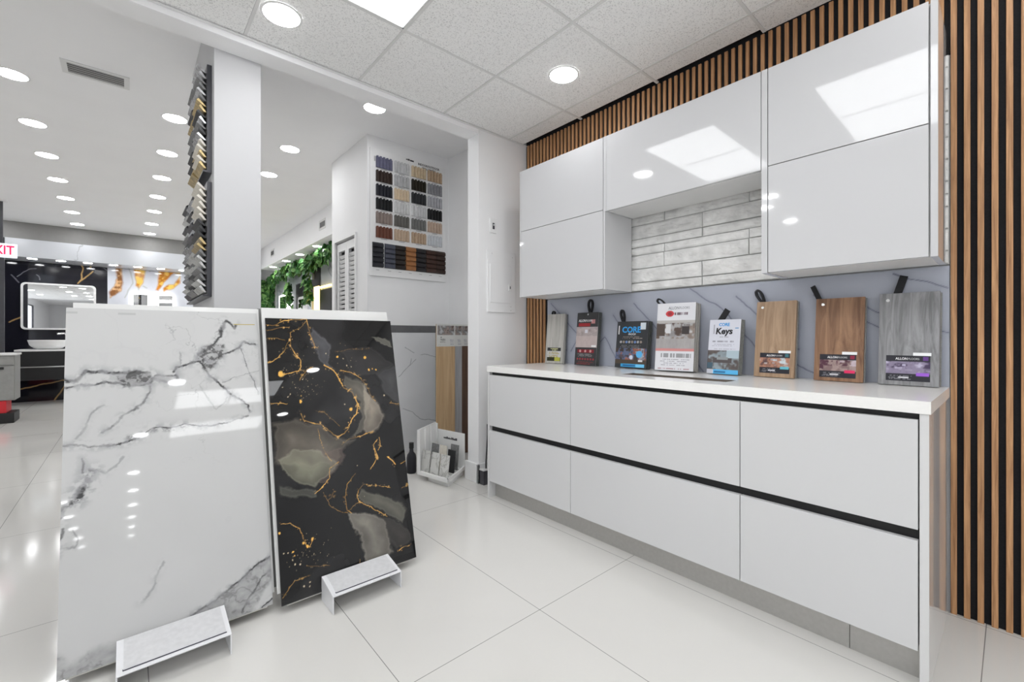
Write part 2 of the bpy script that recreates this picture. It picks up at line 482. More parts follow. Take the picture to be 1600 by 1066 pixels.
cw.box((1.64,3.96,0),(1.74,4.10,ZH)).box((1.64,4.67,0),(1.74,4.775,ZH)).box((1.64,4.10,2.08),(1.74,4.67,ZH)).box((1.74,4.675,0),(XW,4.775,ZH))
struct(cw.build('wall_closet', M['paint']), 'white closet wall with louvered door')
struct(MB().box((2.13,4.775,2.53),(XW,10.52,ZH)).build('trim_4', M['paint_ceiling']), 'white boxed soffit with vents')
struct(MB().box((-3.4,10.5,2.68),(2.13,11.05,ZH)).build('trim_5', M['gap_shade_grey']), 'bulkhead face above the marble fascia, grey standing in for a shaded gap')  # its dark grey stands in for the shaded gap over the fascia

bb = MB()
bb.box((1.987,YW-0.016,0),(2.5,YW,0.145)).box((1.987,YW-0.016,0),(2.005,2.828,0.145))
struct(bb.build('baseboard_end', M['trimwhite'], bevel=0.003), 'white baseboard around the end wall')
struct(MB().box((1.64,3.846,1.148),(XW,3.86,1.217)).build('trim_6', M['bandgrey']), 'dark grey tile band on top of the marble wainscot')
def wains(X, Z):
    c = np.ones(X.shape+(3,))*np.array([0.74,0.745,0.76])*(0.92+0.14*fbm(X, Z, 3, 601, 4))[..., None]
    wx = X+0.02*(fbm(X, Z, 14, 611, 4)-0.5); wz = Z+0.02*(fbm(X, Z, 14, 621, 4)-0.5)
    for v in WV: c = lerp(c, (0.22,0.23,0.25), 0.75*(1-sstep(0.0008, 0.0045, segdist(wx, wz, v))))
    return c
WV = [[(0.304,0.723),(0.363,0.783),(0.413,0.834),(0.433,0.897)],[(0.413,0.834),(0.484,0.892)],[(0.343,0.419),(0.443,0.377),(0.525,0.307),(0.706,0.258)],[(0.535,0.931),(0.609,0.929),(0.706,0.907)],[(0.363,1.008),(0.463,0.951)]]
M['paint_wainscot'] = painted('wainscot_marble', 0.15)
struct(panel('trim_7', 0.865, 1.148, 0.012, 260, 300, wains, M['paint_wainscot'], loc=(1.64,3.848,0), edge=(0.6,0.6,0.6)), 'white marble wainscot in the recess')

# ---- louvered door in the closet wall
dr = struct(empty('door_1', (1.64, 4.10, 0)), 'white louvered bifold closet door')
fr = MB().box((-0.018,0.0,0),(0.0,0.02,2.08)).box((-0.018,0.55,0),(0.0,0.572,2.08)).box((-0.018,0.0,2.08),(0.0,0.572,2.1))
fr.build('door_frame', M['trimwhite'], dr)
for k in range(2):
    y0 = 0.022+k*0.266; y1 = y0+0.262
    lf = MB().box((0.01,y0,0.02),(0.04,y0+0.045,2.06)).box((0.01,y1-0.045,0.02),(0.04,y1,2.06))
    lf.box((0.01,y0+0.045,1.98),(0.04,y1-0.045,2.06)).box((0.01,y0+0.045,0.02),(0.04,y1-0.045,0.14)).box((0.01,y0+0.045,0.98),(0.04,y1-0.045,1.05))
    for z in [0.16+0.046*i for i in range(40)]:
        if 0.95 < z < 1.05 or z > 1.95: continue
        lf.hexa([(0.032,y0+0.045,z),(0.032,y1-0.045,z),(0.038,y1-0.045,z),(0.038,y0+0.045,z),
                 (0.012,y0+0.045,z+0.029),(0.012,y1-0.045,z+0.029),(0.018,y1-0.045,z+0.029),(0.018,y0+0.045,z+0.029)])
    lf.build('door_leaf', M['trimwhite'], dr)
MB().box((0.07,0.0,0),(0.08,0.57,2.08)).build('shade_backing', M['grille_dark'], dr)  # dark sheet put in for the unlit closet between the louvers

# ---- ceiling lights ------------------------------------------------
def downlight(x, y, z, r, label, group):
    t = empty('downlight', (x, y, z), label=label, cat='ceiling light', group=group)
    MB().disc((0,0), r, -0.0015, 0.0).build('lens', M['downlight'], t)
    ring = MB(); n = 32
    for k in range(n):
        a, b = 2*PI*k/n, 2*PI*(k+1)/n
        q = [(rr*math.cos(t_), rr*math.sin(t_)) for t_ in (a, b) for rr in (r, r+0.012)]
        ring.hexa([(*q[0],-0.002),(*q[1],-0.001),(*q[3],-0.001),(*q[2],-0.002),(*q[0],0),(*q[1],0),(*q[3],0),(*q[2],0)])
    ring.build('trim_ring', M['trimwhite'], t)
    return t
def place(proto, x, y, z, label, group):
    c = copy_tree(proto); c.location = (x, y, z); tag(c, label, 'ceiling light', group); return c
g0 = 'round downlights in the tile ceiling'
p0 = downlight(0.571, 2.366, ZC+0.002, 0.082, 'round downlight in a ceiling tile above the white marble slab, near the opening', g0)
place(p0, 1.98, 1.787, ZC+0.002, 'round downlight in the ceiling tile in front of the upper cabinets', g0)
place(p0, -1.1, 1.8, ZC+0.002, 'round tile ceiling downlight seen as a reflection in the right upper cabinet doors', g0)
for y, w in ((-0.066, 'overhead'), (-1.895, 'behind the camera'), (-3.72, 'farthest behind the camera')):
    for x, s_ in ((-1.1, 'left row'), ({-0.066: 0.50, -1.895: 0.45, -3.72: 0.15}[y], 'middle row, reflected in the white slab'), (1.98, 'cabinet row, reflected in the black slab')):
        place(p0, x, y, ZC+0.002, f'tile ceiling downlight {w}, {s_}', g0)
g1 = 'left row of showroom downlights'; g2 = 'right row of showroom downlights'
ordn = ['nearest', 'second', 'third', 'fourth', 'fifth', 'sixth', 'farthest']
for k, y in enumerate([4.63, 5.57, 6.465, 7.39, 8.30, 9.18, 10.10]):
    place(p0, -0.61, y, ZH, f'{ordn[k]} round downlight of the left row in the showroom ceiling', g1)
for k, y in enumerate([4.665, 5.60, 6.51, 7.43, 8.33, 9.28, 10.18]):
    place(p0, 0.305, y, ZH, f'{ordn[k]} round downlight of the right row in the showroom ceiling', g2)
g3 = 'downlights right of the pillar'
for (x, y), w in zip([(1.50,3.39),(1.203,4.677),(1.212,5.574),(1.21,6.5),(1.21,7.4),(1.21,8.3),(1.21,9.2),(1.21,10.1)],
                     ['round downlight just behind the beam, in front of the sample board', 'round downlight in the showroom ceiling right of the pillar, left of the closet',
                      'small round downlight close to the right edge of the pillar'] + ['round showroom downlight hidden behind the pillar']*5):
    place(p0, x, y, ZH, w, g3)
for x in (-1.53, -2.45):  # extra unseen lamps, added to light the left area
    for y in (4.65, 6.5, 8.3, 10.1, 2.0, 0.0, -2.0):
        place(p0, x, y, ZH if y > 2.8 else ZC+0.002, 'added fill downlight outside the left edge of the view', 'added unseen downlights')
for x, s_ in ((-0.95, 'left'), (0.1, 'right')):
    for k in range(6):
        place(p0, x, -6.7-1.4*k, ZH, f'rear downlight, {["first","second","third","fourth","fifth","sixth"][k]} dot down in the {s_} reflected row of the white slab', 'reflected rear downlights')
g4 = 'small downlights under the boxed soffit'
for k, y in enumerate([7.216, 8.135, 8.994, 9.969]):
    c = place(p0, 2.25, y, 2.53, f'{ordn[k]} small downlight under the boxed soffit above the ivy'.replace('fourth', 'farthest'), g4)
    c.scale = (0.8, 0.8, 1)
g5 = 'small lights under the marble fascia'
for k in range(8):
    x = -1.50+0.33*k
    c = place(p0, x, 10.62, 2.388, ['small light under the fascia beside the exit sign','small light under the fascia above the left end of the mirror','small light under the fascia above the middle of the mirror',
        'small light under the fascia above the gold vein on black marble','small light under the fascia where black marble meets amber marble','small light under the fascia above the first amber patch',
        'small light under the fascia above the second amber patch','small light under the fascia next to the hanging tile samples'][k], g5)
    c.scale = (0.7, 0.7, 1)

def troffer(k, a, b, c, d, label):
    t = empty('ceiling_panel_light', ((a+b)/2, (c+d)/2, ZC), label=label, cat='ceiling light', group='rectangular panel lights in the tile ceiling')
    w, h = (b-a)/2-0.009, (d-c)/2-0.009
    MB().box((-w+0.008,-h+0.008,0.004),(w-0.008,h-0.008,0.012)).build('diffuser', M['troffer'], t)
    MB().box((-w,-h,0.001),(w,-h+0.008,0.03)).box((-w,h-0.008,0.001),(w,h,0.03)).box((-w,-h,0.001),(-w+0.008,h,0.03)).box((w-0.008,-h,0.001),(w,h,0.03)).build('frame', M['trimwhite'], t)
labs = ['large white panel light cut off by the top edge of the photo', 'panel light above, seen as the right reflection in the gloss cabinet', 'panel light behind, seen as the upper bar in the white slab', 'panel light behind, seen as the lower bar in the white slab']
for k, q in enumerate(TR): troffer(k, *q, labs[k])

# ---- air grille in the showroom ceiling, two in the soffit
def grille(name, loc, w, h, n, label, group, rot, vertical=False):
    t = empty(name, loc, rot, label=label, cat='vent', group=group)
    f = MB().box((-w/2,-h/2,-0.006),(w/2,-h/2+0.025,0)).box((-w/2,h/2-0.025,-0.006),(w/2,h/2,0)).box((-w/2,-h/2+0.025,-0.006),(-w/2+0.03,h/2-0.025,0)).box((w/2-0.03,-h/2+0.025,-0.006),(w/2,h/2-0.025,0))
    f.build('frame', M['gridbar'], t)
    MB().box((-w/2+0.03,-h/2+0.025,-0.001),(w/2-0.03,h/2-0.025,0)).build('duct_opening', M['grille_dark'], t)
    s = MB()
    for k in range(n):
        y = -h/2+0.025+(h-0.05)*(k+0.5)/n
        s.hexa([(-w/2+0.03,y-0.008,-0.004),(w/2-0.03,y-0.008,-0.004),(w/2-0.03,y-0.005,-0.004),(-w/2+0.03,y-0.005,-0.004),
                (-w/2+0.03,y+0.004,-0.001),(w/2-0.03,y+0.004,-0.001),(w/2-0.03,y+0.007,-0.001),(-w/2+0.03,y+0.007,-0.001)])
    s.build('louvers', M['grille'], t)
grille('air_grille', (-0.16,4.24,ZH), 0.35, 0.20, 5, 'long slotted air grille in the showroom ceiling', None, (0,0,0))
grille('wall_vent', (2.13,6.59,2.735), 0.14, 0.28, 12, 'square vent in the boxed soffit, nearer one beside the closet', 'vents in the boxed soffit', (0,PI/2,0))
bpy.context.view_layer.update()
grille('wall_vent', (2.13,9.49,2.735), 0.14, 0.28, 12, 'square vent in the boxed soffit, farther one beside the pillar', 'vents in the boxed soffit', (0,PI/2,0))

# ================================================================== slat wall
def slats(name, y0, y1, z0, z1, label):
    t = empty(name, (2.485, y0, z0), label=label, cat='slat panel', group='wooden slat wall panels')
    MB().box((0.012,0,0),(0.019,y1-y0,max(z1-z0, 2.79-z0))).build('felt_backing', M['felt'], t)  # black felt carried on above the slats as shade for the ceiling gap
    s = MB(); k0 = math.ceil((y0-0.1565)/0.037)
    y = 0.1565+k0*0.037-0.0087
    while y+0.018 < y1+0.001:
        s.box((0,y-y0,0),(0.012,y-y0+0.0178,z1-z0)); y += 0.037
    s.build('slats', M['slatwood_a'], t, bevel=0.0008, seg=1)
slats('slat_panel', 2.425, 2.667, 0.0, 2.683, 'narrow strip of wooden slats in the corner left of the cabinets')
slats('slat_panel', 0.168, 2.424, 2.25, 2.683, 'band of wooden slats above the white upper cabinets')
slats('slat_panel', -0.36, 0.166, 0.0, 2.68, 'tall wooden slat panel on the right edge of the photo')

# ================================================================== stone and backsplash
st = MB().box((2.482,0.169,1.402),(2.503,2.42,2.24))
joints = {0: [0.169,0.36,1.172,1.79,2.42], 1: [0.169,0.92,1.409,2.02,2.42], 2: [0.169,0.62,1.172,1.79,2.42], 3: [0.169,0.92,1.409,2.02,2.42], 4: [0.169,0.62,1.172,1.79,2.42], 5: [0.169,0.92,1.409,2.02,2.42]}
blocks = []
rs = random.Random(5)
for r in range(6):
    z0 = 1.403+0.140*r; J = joints[r]
    for a, b in zip(J[:-1], J[1:]):
        sp = z0+ (0.088 if (r+len(blocks)) % 2 else 0.052)
        for c, d in ((z0, sp), (sp, z0+0.140)):
            blocks.append((a+0.003, b-0.003, c+0.003, d-0.003, rs.uniform(0.0, 0.010)))
stv = []; stf = []
for (a, b, c, d, off) in blocks:
    ny = max(4, int((b-a)/0.010)); nz = max(3, int((d-c)/0.008))
    ys = np.linspace(a, b, ny+1); zs = np.linspace(c, d, nz+1)
    YY, ZZ = np.meshgrid(ys, zs)
    e = np.minimum(np.minimum(YY-a, b-YY), np.minimum(ZZ-c, d-ZZ))
    n1 = fbm(YY+off*200, ZZ*2.2+3+off*90, 14, 3, 4)-0.5
    XX = 2.479-off*0.9 - sstep(0, 0.012, e)*(0.004+0.022*np.maximum(n1, -0.2)) - 0.003*(fbm(YY, ZZ, 60, 9, 3)-0.5)
    k = len(stv); stv += [tuple(p) for p in np.stack([XX, YY, ZZ], -1).reshape(-1, 3)]
    for j in range(nz):
        for i in range(ny):
            q = k+j*(ny+1)+i; stf.append((q, q+ny+1, q+ny+2, q+1))
    # rim back to the mortar bed
    k2 = len(stv)
    ring = [(i, 0) for i in range(ny+1)] + [(ny, j) for j in range(1, nz+1)] + [(i, nz) for i in range(ny-1, -1, -1)] + [(0, j) for j in range(nz-1, 0, -1)]
    for (i, j) in ring: stv.append((2.482, ys[i], zs[j]))
    L = len(ring)
    for q in range(L):
        i, j = ring[q]; i2, j2 = ring[(q+1) % L]
        stf.append((k+j*(ny+1)+i, k+j2*(ny+1)+i2, k2+(q+1) % L, k2+q))
sp_ = empty('stone_veneer', (0,0,0), label='white split stone veneer behind the upper cabinets', cat='wall cladding')
st.build('mortar_bed', M['mortar'], sp_)
ms = MB(); ms.v = stv; ms.f = stf
ms.build('stones', M['stone'], sp_)

def splash(X, Z):
    c = np.ones(X.shape+(3,))*np.array([0.40,0.42,0.485])
    n = fbm(X, Z, 3, 21, 4)
    c = c*(0.93+0.14*n)[..., None]
    wx = X+0.02*(fbm(X, Z, 12, 31, 3)-0.5); wz = Z+0.02*(fbm(X, Z, 12, 41, 3)-0.5)
    V = [[(0.04,0.46),(0.13,0.38),(0.22,0.30),(0.30,0.23)],[(0.24,0.09),(0.38,0.30),(0.33,0.36)],
         [(0.42,0.09),(0.55,0.20),(0.68,0.0)],[(0.62,0.35),(0.74,0.19),(0.82,0.10),(0.90,0.02)],[(0.78,0.42),(0.92,0.28),(1.02,0.18)],
         [(1.15,0.10),(1.25,0.0)],[(1.15,0.49),(1.34,0.36),(1.45,0.24),(1.58,0.06)],[(1.42,0.42),(1.53,0.31),(1.62,0.20),(1.72,0.14)],
         [(1.58,0.16),(1.72,0.06),(1.80,0.02)],[(1.78,0.40),(1.88,0.33),(2.03,0.24)],[(2.07,0.47),(2.24,0.40)],[(1.98,0.34),(2.10,0.26),(2.25,0.22)],[(0.02,0.2),(0.2,0.1)]]
    for i, v in enumerate(V):
        d = segdist(wx, wz, v)
        c = lerp(c, (0.05,0.055,0.09), 0.85*(1-sstep(0.0006, 0.0038, d)))
        c = lerp(c, (0.25,0.27,0.34), 0.25*(1-sstep(0.0, 0.03, d)))
    return c
M['paint_splash'] = painted('blue_grey_marble_slab', 0.12)
bs = panel('marble_backsplash', 2.243, 0.488, 0.018, 560, 120, splash, M['paint_splash'], loc=(2.485,2.412,0.907), rot=(0,0,-PI/2), edge=(0.45,0.47,0.54))
tag(bs, 'blue grey marble backsplash with thin dark veins behind the countertop', 'backsplash')

# ================================================================== base cabinet
bc = empty('base_cabinet', (1.88, 1.286, 0), label='long white handleless drawer cabinet under the quartz countertop', cat='cabinet')
def P(mb, name, m, parent, **k):   # world coordinates into a parent at ploc
    o = mb.build(name, m, parent, **k); o.location = Vector(o.location)-Vector(parent.location); return o
P(MB().box((1.905,0.200,0.114),(2.47,2.38,0.866)), 'carcass', M['black'], bc)
P(MB().box((1.88,2.383,0),(2.48,2.402,0.866)), 'side_panel', M['lacquer_side'], bc, bevel=0.001)
P(MB().box((1.88,0.1725,0),(2.475,0.195,0.866)), 'side_panel', M['lacquer_side'], bc, bevel=0.001)
kick = P(MB().box((1.935,0.3845,0.0),(1.95,2.382,0.114)), 'toe_kick', M['alu'], bc)
P(MB().box((1.935,0.197,0.0),(1.95,0.3825,0.114)), 'toe_kick', M['alu'], bc)
tag(kick, 'brushed aluminium toe kick')
for y0, y1 in ((1.6465,2.381),(0.7365,1.6435),(0.1985,0.7335)):
    for z0, z1 in ((0.114,0.463),(0.498,0.846)):
        P(MB().box((1.88,y0,z0),(1.902,y1,z1)), 'drawer_front', M['matte_white'], bc, bevel=0.0012)
ct = empty('countertop', (1.88, 1.286, 0.867), label='thick white quartz countertop holding the flooring samples', cat='countertop')
cb = MB()
X0, X1, Y0, Y1 = 1.875, 2.484, 0.168, 2.405
hx0, hx1, hy0, hy1 = 2.012, 2.128, 0.845, 1.398
cb.box((X0,Y0,0.867),(hx0,Y1,0.907)).box((hx1,Y0,0.867),(X1,Y1,0.907)).box((hx0,Y0,0.867),(hx1,hy0,0.907)).box((hx0,hy1,0.867),(hx1,Y1,0.907))
P(cb, 'top_slab', M['quartz'], ct)
ln = MB().box((hx0,hy0,0.8672),(hx1,hy1,0.872)).box((hx0,hy0,0.872),(hx0+0.003,hy1,0.9065)).box((hx1-0.003,hy0,0.872),(hx1,hy1,0.9065)).box((hx0,hy1-0.003,0.872),(hx1,hy1,0.9065)).box((hx0,hy0,0.872),(hx1,hy0+0.003,0.9065))
M['liner'] = mat('cutout_liner', (0.20, 0.17, 0.14), 0.4, metal=0.4, noise=0.3, nscale=8)
tag(P(ln, 'cutout_liner', M['liner'], ct), 'long narrow sunken cutout in the countertop')

# ================================================================== upper cabinets
XC, XB = 2.17, 2.448
def upper(label, y0, y1, z0, z1, doors, sides, group='white gloss upper cabinets'):
    t = empty('upper_cabinet', (XC, (y0+y1)/2, z0), label=label, cat='cabinet', group=group)
    P(MB().box((XC+0.021,y0,z0),(XB,y1,z1)), 'carcass', M['carcass'], t)
    for a, b in sides:
        P(MB().box((XC+0.001,a,z0-0.001),(XB+0.004,b,z1+0.001)), 'side_panel', M['lacquer'], t, bevel=0.0008)
    for a, b, c, d in doors:
        P(MB().box((XC,a,c),(XC+0.02,b,d)), 'door', M['lacquer'], t, bevel=0.001)
    return t
upper('white gloss upper cabinet left of the stone niche, two stacked doors', 1.637, 2.378, 1.398, 2.318,
      [(1.640,2.376,1.399,1.8755),(1.640,2.376,1.879,2.318)], [(2.379,2.39),(1.625,1.637)])
upper('white gloss upper cabinet bridging over the stone niche, single wide door', 0.766, 1.612, 1.868, 2.318,
      [(0.758,1.612,1.867,2.318)], [(1.6135,1.6245)])
upper('white gloss upper cabinet at the right beside the slat wall, two stacked doors', 0.196, 0.728, 1.398, 2.318,
      [(0.201,0.727,1.399,1.8755),(0.201,0.727,1.879,2.318)], [(0.7305,0.7555),(0.176,0.196)])

# ================================================================== marble slabs
WHITE_VEINS = [(0.006, 0.75, [(-0.009, 0.951), (0.007, 0.945), (0.027, 0.943), (0.041, 0.96), (0.048, 0.977), (0.068, 0.97), (0.101, 0.974), (0.117, 0.966), (0.159, 0.967), (0.192, 0.969), (0.226, 0.965)]), (0.004, 0.7, [(-0.009, 0.924), (0.013, 0.922), (0.039, 0.932), (0.051, 0.928), (0.081, 0.929), (0.107, 0.934), (0.143, 0.928), (0.165, 0.916), (0.197, 0.915), (0.228, 0.922), (0.237, 0.94), (0.249, 0.951), (0.29, 0.948), (0.314, 0.951)]), (0.007, 0.6, [(0.237, 0.94), (0.272, 0.927), (0.301, 0.917), (0.32, 0.927), (0.317, 0.947)]), (0.004, 0.85, [(0.305, 0.963), (0.314, 0.982), (0.339, 0.992), (0.364, 0.999), (0.39, 1.004), (0.399, 0.986), (0.415, 0.953), (0.431, 0.928), (0.453, 0.902), (0.492, 0.858), (0.526, 0.827), (0.55, 0.804), (0.556, 0.779)]), (0.006, 0.7, [(0.384, 1.031), (0.398, 1.043), (0.431, 1.067), (0.463, 1.104), (0.475, 1.142), (0.486, 1.177), (0.504, 1.168), (0.517, 1.143), (0.525, 1.16)]), (0.01, 0.8, [(0.397, 1.022), (0.416, 0.985), (0.443, 1.004)]), (0.005, 0.7, [(0.443, 1.004), (0.471, 1.028), (0.506, 1.04), (0.535, 1.057), (0.551, 1.091), (0.573, 1.075), (0.595, 1.075)]), (0.012, 0.55, [(0.407, 1.006), (0.415, 0.961), (0.429, 0.981), (0.446, 1.0)]), (0.003, 0.75, [(-0.002, 0.721), (0.025, 0.723), (0.047, 0.724), (0.068, 0.712), (0.098, 0.706), (0.133, 0.709), (0.165, 0.712), (0.197, 0.723), (0.224, 0.737), (0.264, 0.753), (0.299, 0.748), (0.335, 0.755), (0.377, 0.742), (0.415, 0.736), (0.461, 0.746), (0.509, 0.752), (0.552, 0.763)]), (0.012, 0.35, [(0.175, 0.726), (0.219, 0.738), (0.264, 0.749), (0.287, 0.743), (0.322, 0.745)]), (0.004, 0.55, [(0.098, 0.755), (0.108, 0.764), (0.128, 0.778), (0.144, 0.797), (0.159, 0.813), (0.186, 0.827), (0.214, 0.846), (0.234, 0.888), (0.228, 0.911)]), (0.012, 0.75, [(0.069, 0.624), (0.062, 0.599), (0.056, 0.578), (0.044, 0.562), (0.033, 0.545)]), (0.003, 0.5, [(0.047, 0.677), (0.052, 0.656), (0.05, 0.624)]), (0.002, 0.5, [(0.543, 1.056), (0.56, 0.953), (0.573, 0.91), (0.592, 0.85)]), (0.002, 0.4, [(0.467, 0.905), (0.509, 0.923), (0.552, 0.937), (0.597, 0.951)]), (0.004, 0.3, [(0.037, 0.744), (0.053, 0.781), (0.072, 0.826), (0.102, 0.851)]), (0.003, 0.35, [(0.328, 1.036), (0.324, 0.997)]), (0.003, 0.3, [(0.388, 0.899), (0.406, 0.858), (0.437, 0.8), (0.464, 0.821), (0.478, 0.844)]), (0.004, 0.25, [(0.084, 0.631), (0.109, 0.613), (0.134, 0.628), (0.154, 0.658)]), (0.009, 0.8, [(0.053, 0.579), (0.047, 0.55), (0.033, 0.535), (0.016, 0.528), (0.001, 0.514), (-0.001, 0.496)]), (0.004, 0.5, [(0.009, 0.453), (-0.001, 0.416), (-0.005, 0.377)]), (0.004, 0.25, [(0.264, 0.266), (0.248, 0.237), (0.233, 0.188), (0.203, 0.151)]), (0.003, 0.3, [(0.001, 0.392), (0.036, 0.391), (0.044, 0.408), (0.03, 0.447)]), (0.004, 0.75, [(0.609, 0.185), (0.565, 0.167), (0.518, 0.134), (0.462, 0.107), (0.414, 0.085), (0.368, 0.064), (0.324, 0.047), (0.287, 0.035), (0.241, 0.024), (0.174, 0.029)]), (0.004, 0.55, [(0.606, 0.133), (0.568, 0.11), (0.541, 0.072), (0.515, 0.048), (0.494, 0.01)]), (0.003, 0.7, [(0.61, 0.02), (0.576, 0.005), (0.543, -0.009)])]
WHITE_PATCHES = [(0.7, 0.012, [(0.17, 0.965), (0.226, 0.965), (0.231, 0.926), (0.186, 0.92), (0.159, 0.924), (0.133, 0.947)]), (0.5, 0.02, [(0.405, 1.059), (0.472, 1.066), (0.471, 1.024), (0.415, 0.961), (0.39, 1.01)]), (0.5, 0.012, [(0.612, 0.18), (0.565, 0.167), (0.518, 0.134), (0.462, 0.107), (0.414, 0.085), (0.368, 0.064), (0.324, 0.047), (0.287, 0.035), (0.241, 0.024), (0.202, 0.023), (0.241, 0.015), (0.302, 0.02), (0.351, 0.031), (0.39, 0.04), (0.435, 0.032), (0.464, -0.004), (0.525, -0.002), (0.545, 0.024), (0.572, 0.061), (0.607, 0.09)]), (0.45, 0.012, [(0.543, -0.016), (0.576, 0.005), (0.616, 0.018), (0.621, -0.018), (0.524, -0.028)]), (0.5, 0.03, [(-0.002, 0.059), (0.013, 0.024), (0.054, 0.032), (0.083, 0.043), (0.123, 0.042), (0.141, 0.026), (0.132, -0.003), (0.084, -0.008), (0.034, -0.022), (-0.001, -0.011)])]
GOLD_VEINS = [(0.004, 0.8, [(0.004, 1.157), (0.044, 1.162), (0.082, 1.184), (0.127, 1.188), (0.174, 1.19), (0.18, 1.142), (0.185, 1.113), (0.202, 1.069), (0.204, 1.048)]), (0.006, 0.9, [(0.185, 1.117), (0.193, 1.091), (0.203, 1.058)]), (0.003, 0.8, [(0.006, 1.133), (0.031, 1.14), (0.068, 1.148), (0.099, 1.152)]), (0.003, 0.8, [(0.166, 1.171), (0.138, 1.145), (0.098, 1.127), (0.099, 1.099), (0.082, 1.071), (0.068, 1.036), (0.035, 1.003), (0.004, 0.985)]), (0.004, 0.9, [(0.098, 1.123), (0.097, 1.064), (0.114, 1.028), (0.134, 0.993), (0.135, 0.964), (0.125, 0.944), (0.086, 0.936), (0.061, 0.931)]), (0.004, 0.5, [(0.128, 0.903), (0.139, 0.923), (0.164, 0.953), (0.188, 0.962)]), (0.005, 1, [(0.238, 0.966), (0.278, 0.94), (0.303, 0.898), (0.321, 0.857), (0.355, 0.829), (0.374, 0.798), (0.382, 0.768), (0.371, 0.725), (0.342, 0.693), (0.325, 0.66), (0.302, 0.638), (0.273, 0.629), (0.254, 0.642), (0.229, 0.673), (0.204, 0.693), (0.153, 0.71), (0.129, 0.726), (0.122, 0.754)]), (0.004, 0.6, [(0.314, 0.942), (0.363, 0.924), (0.406, 0.895), (0.426, 0.868), (0.445, 0.829), (0.456, 0.79), (0.47, 0.774)]), (0.003, 0.7, [(0.007, 1.099), (0.047, 1.099), (0.074, 1.088)]), (0.003, 0.6, [(0.004, 0.809), (0.036, 0.806), (0.069, 0.801)]), (0.003, 0.7, [(0.459, 0.59), (0.441, 0.564), (0.441, 0.528), (0.452, 0.491)]), (0.003, 0.7, [(0.471, 0.596), (0.474, 0.552), (0.46, 0.532)]), (0.003, 0.7, [(0.29, 0.588), (0.32, 0.611), (0.364, 0.615), (0.409, 0.623), (0.44, 0.629)]), (0.003, 0.35, [(0.19, 0.678), (0.193, 0.637), (0.203, 0.596), (0.214, 0.56), (0.237, 0.525)]), (0.002, 0.35, [(0.183, 0.757), (0.221, 0.746), (0.259, 0.707), (0.287, 0.672)]), (0.002, 0.3, [(0.3, 1.031), (0.374, 1.041), (0.467, 1.044)]), (0.003, 0.6, [(0.545, 0.759), (0.573, 0.752), (0.606, 0.747)]), (0.003, 0.8, [(0.266, 0.514), (0.227, 0.495), (0.22, 0.452), (0.192, 0.422), (0.155, 0.401)]), (0.003, 0.8, [(0.503, 0.35), (0.437, 0.372), (0.373, 0.394), (0.347, 0.373), (0.336, 0.338), (0.349, 0.316), (0.395, 0.286), (0.471, 0.221)]), (0.003, 0.8, [(0.439, 0.55), (0.455, 0.507), (0.43, 0.472), (0.412, 0.452)]), (0.003, 0.5, [(0.338, 0.447), (0.295, 0.407), (0.283, 0.357), (0.289, 0.297), (0.307, 0.278)]), (0.002, 0.4, [(0.19, 0.397), (0.214, 0.337), (0.248, 0.304), (0.292, 0.285)]), (0.005, 0.9, [(0.502, 0.495), (0.542, 0.455)]), (0.003, 0.8, [(0.569, 0.45), (0.608, 0.463)]), (0.003, 0.7, [(0.564, 0.336), (0.607, 0.347)]), (0.003, 0.6, [(0.016, 0.309), (0.047, 0.304), (0.085, 0.273), (0.095, 0.23), (0.107, 0.2), (0.119, 0.189), (0.135, 0.219)]), (0.002, 0.5, [(0.3, 0.294), (0.326, 0.318), (0.349, 0.316)]), (0.003, 0.8, [(0.326, 0.077), (0.32, 0.047)]), (0.005, 0.7, [(0.513, 0.056), (0.54, 0.064), (0.567, 0.063)]), (0.002, 0.3, [(0.101, 0.122), (0.154, 0.101), (0.195, 0.091)]), (0.002, 0.4, [(0.006, 0.032), (0.026, 0.05), (0.053, 0.079), (0.111, 0.079)]), (0.005, 0.35, [(0.209, 0.36), (0.224, 0.371), (0.233, 0.391)])]
GOLD_DOTS = [(0.049, 0.935, 0.0196), (0.305, 1.005, 0.009), (0.33, 0.998, 0.0045), (0.438, 0.997, 0.0113), (0.452, 0.933, 0.0135), (0.472, 0.941, 0.0075), (0.491, 0.934, 0.0075), (0.199, 1.026, 0.0045), (0.25, 1.023, 0.0053), (0.127, 0.831, 0.0068), (0.122, 0.806, 0.012), (0.347, 0.748, 0.0143), (0.317, 0.774, 0.0053), (0.521, 0.798, 0.006), (0.554, 0.764, 0.0068), (0.084, 0.843, 0.0045), (0.107, 0.87, 0.0038), (0.053, 0.877, 0.0038), (0.074, 0.832, 0.003), (0.141, 0.905, 0.006), (0.366, 0.954, 0.006), (0.378, 0.923, 0.0045), (0.345, 0.962, 0.0045), (0.507, 0.492, 0.009), (0.094, 0.213, 0.0093), (0.109, 0.194, 0.0101), (0.131, 0.216, 0.0101), (0.053, 0.189, 0.0067), (0.059, 0.174, 0.0067), (0.052, 0.16, 0.0059), (0.06, 0.141, 0.0059), (0.079, 0.135, 0.0059), (0.008, 0.275, 0.0084), (0.019, 0.193, 0.0042), (0.034, 0.19, 0.0042), (0.089, 0.047, 0.0051), (0.11, 0.053, 0.0051), (0.109, 0.037, 0.0051), (0.353, 0.482, 0.0042), (0.371, 0.337, 0.0034)]
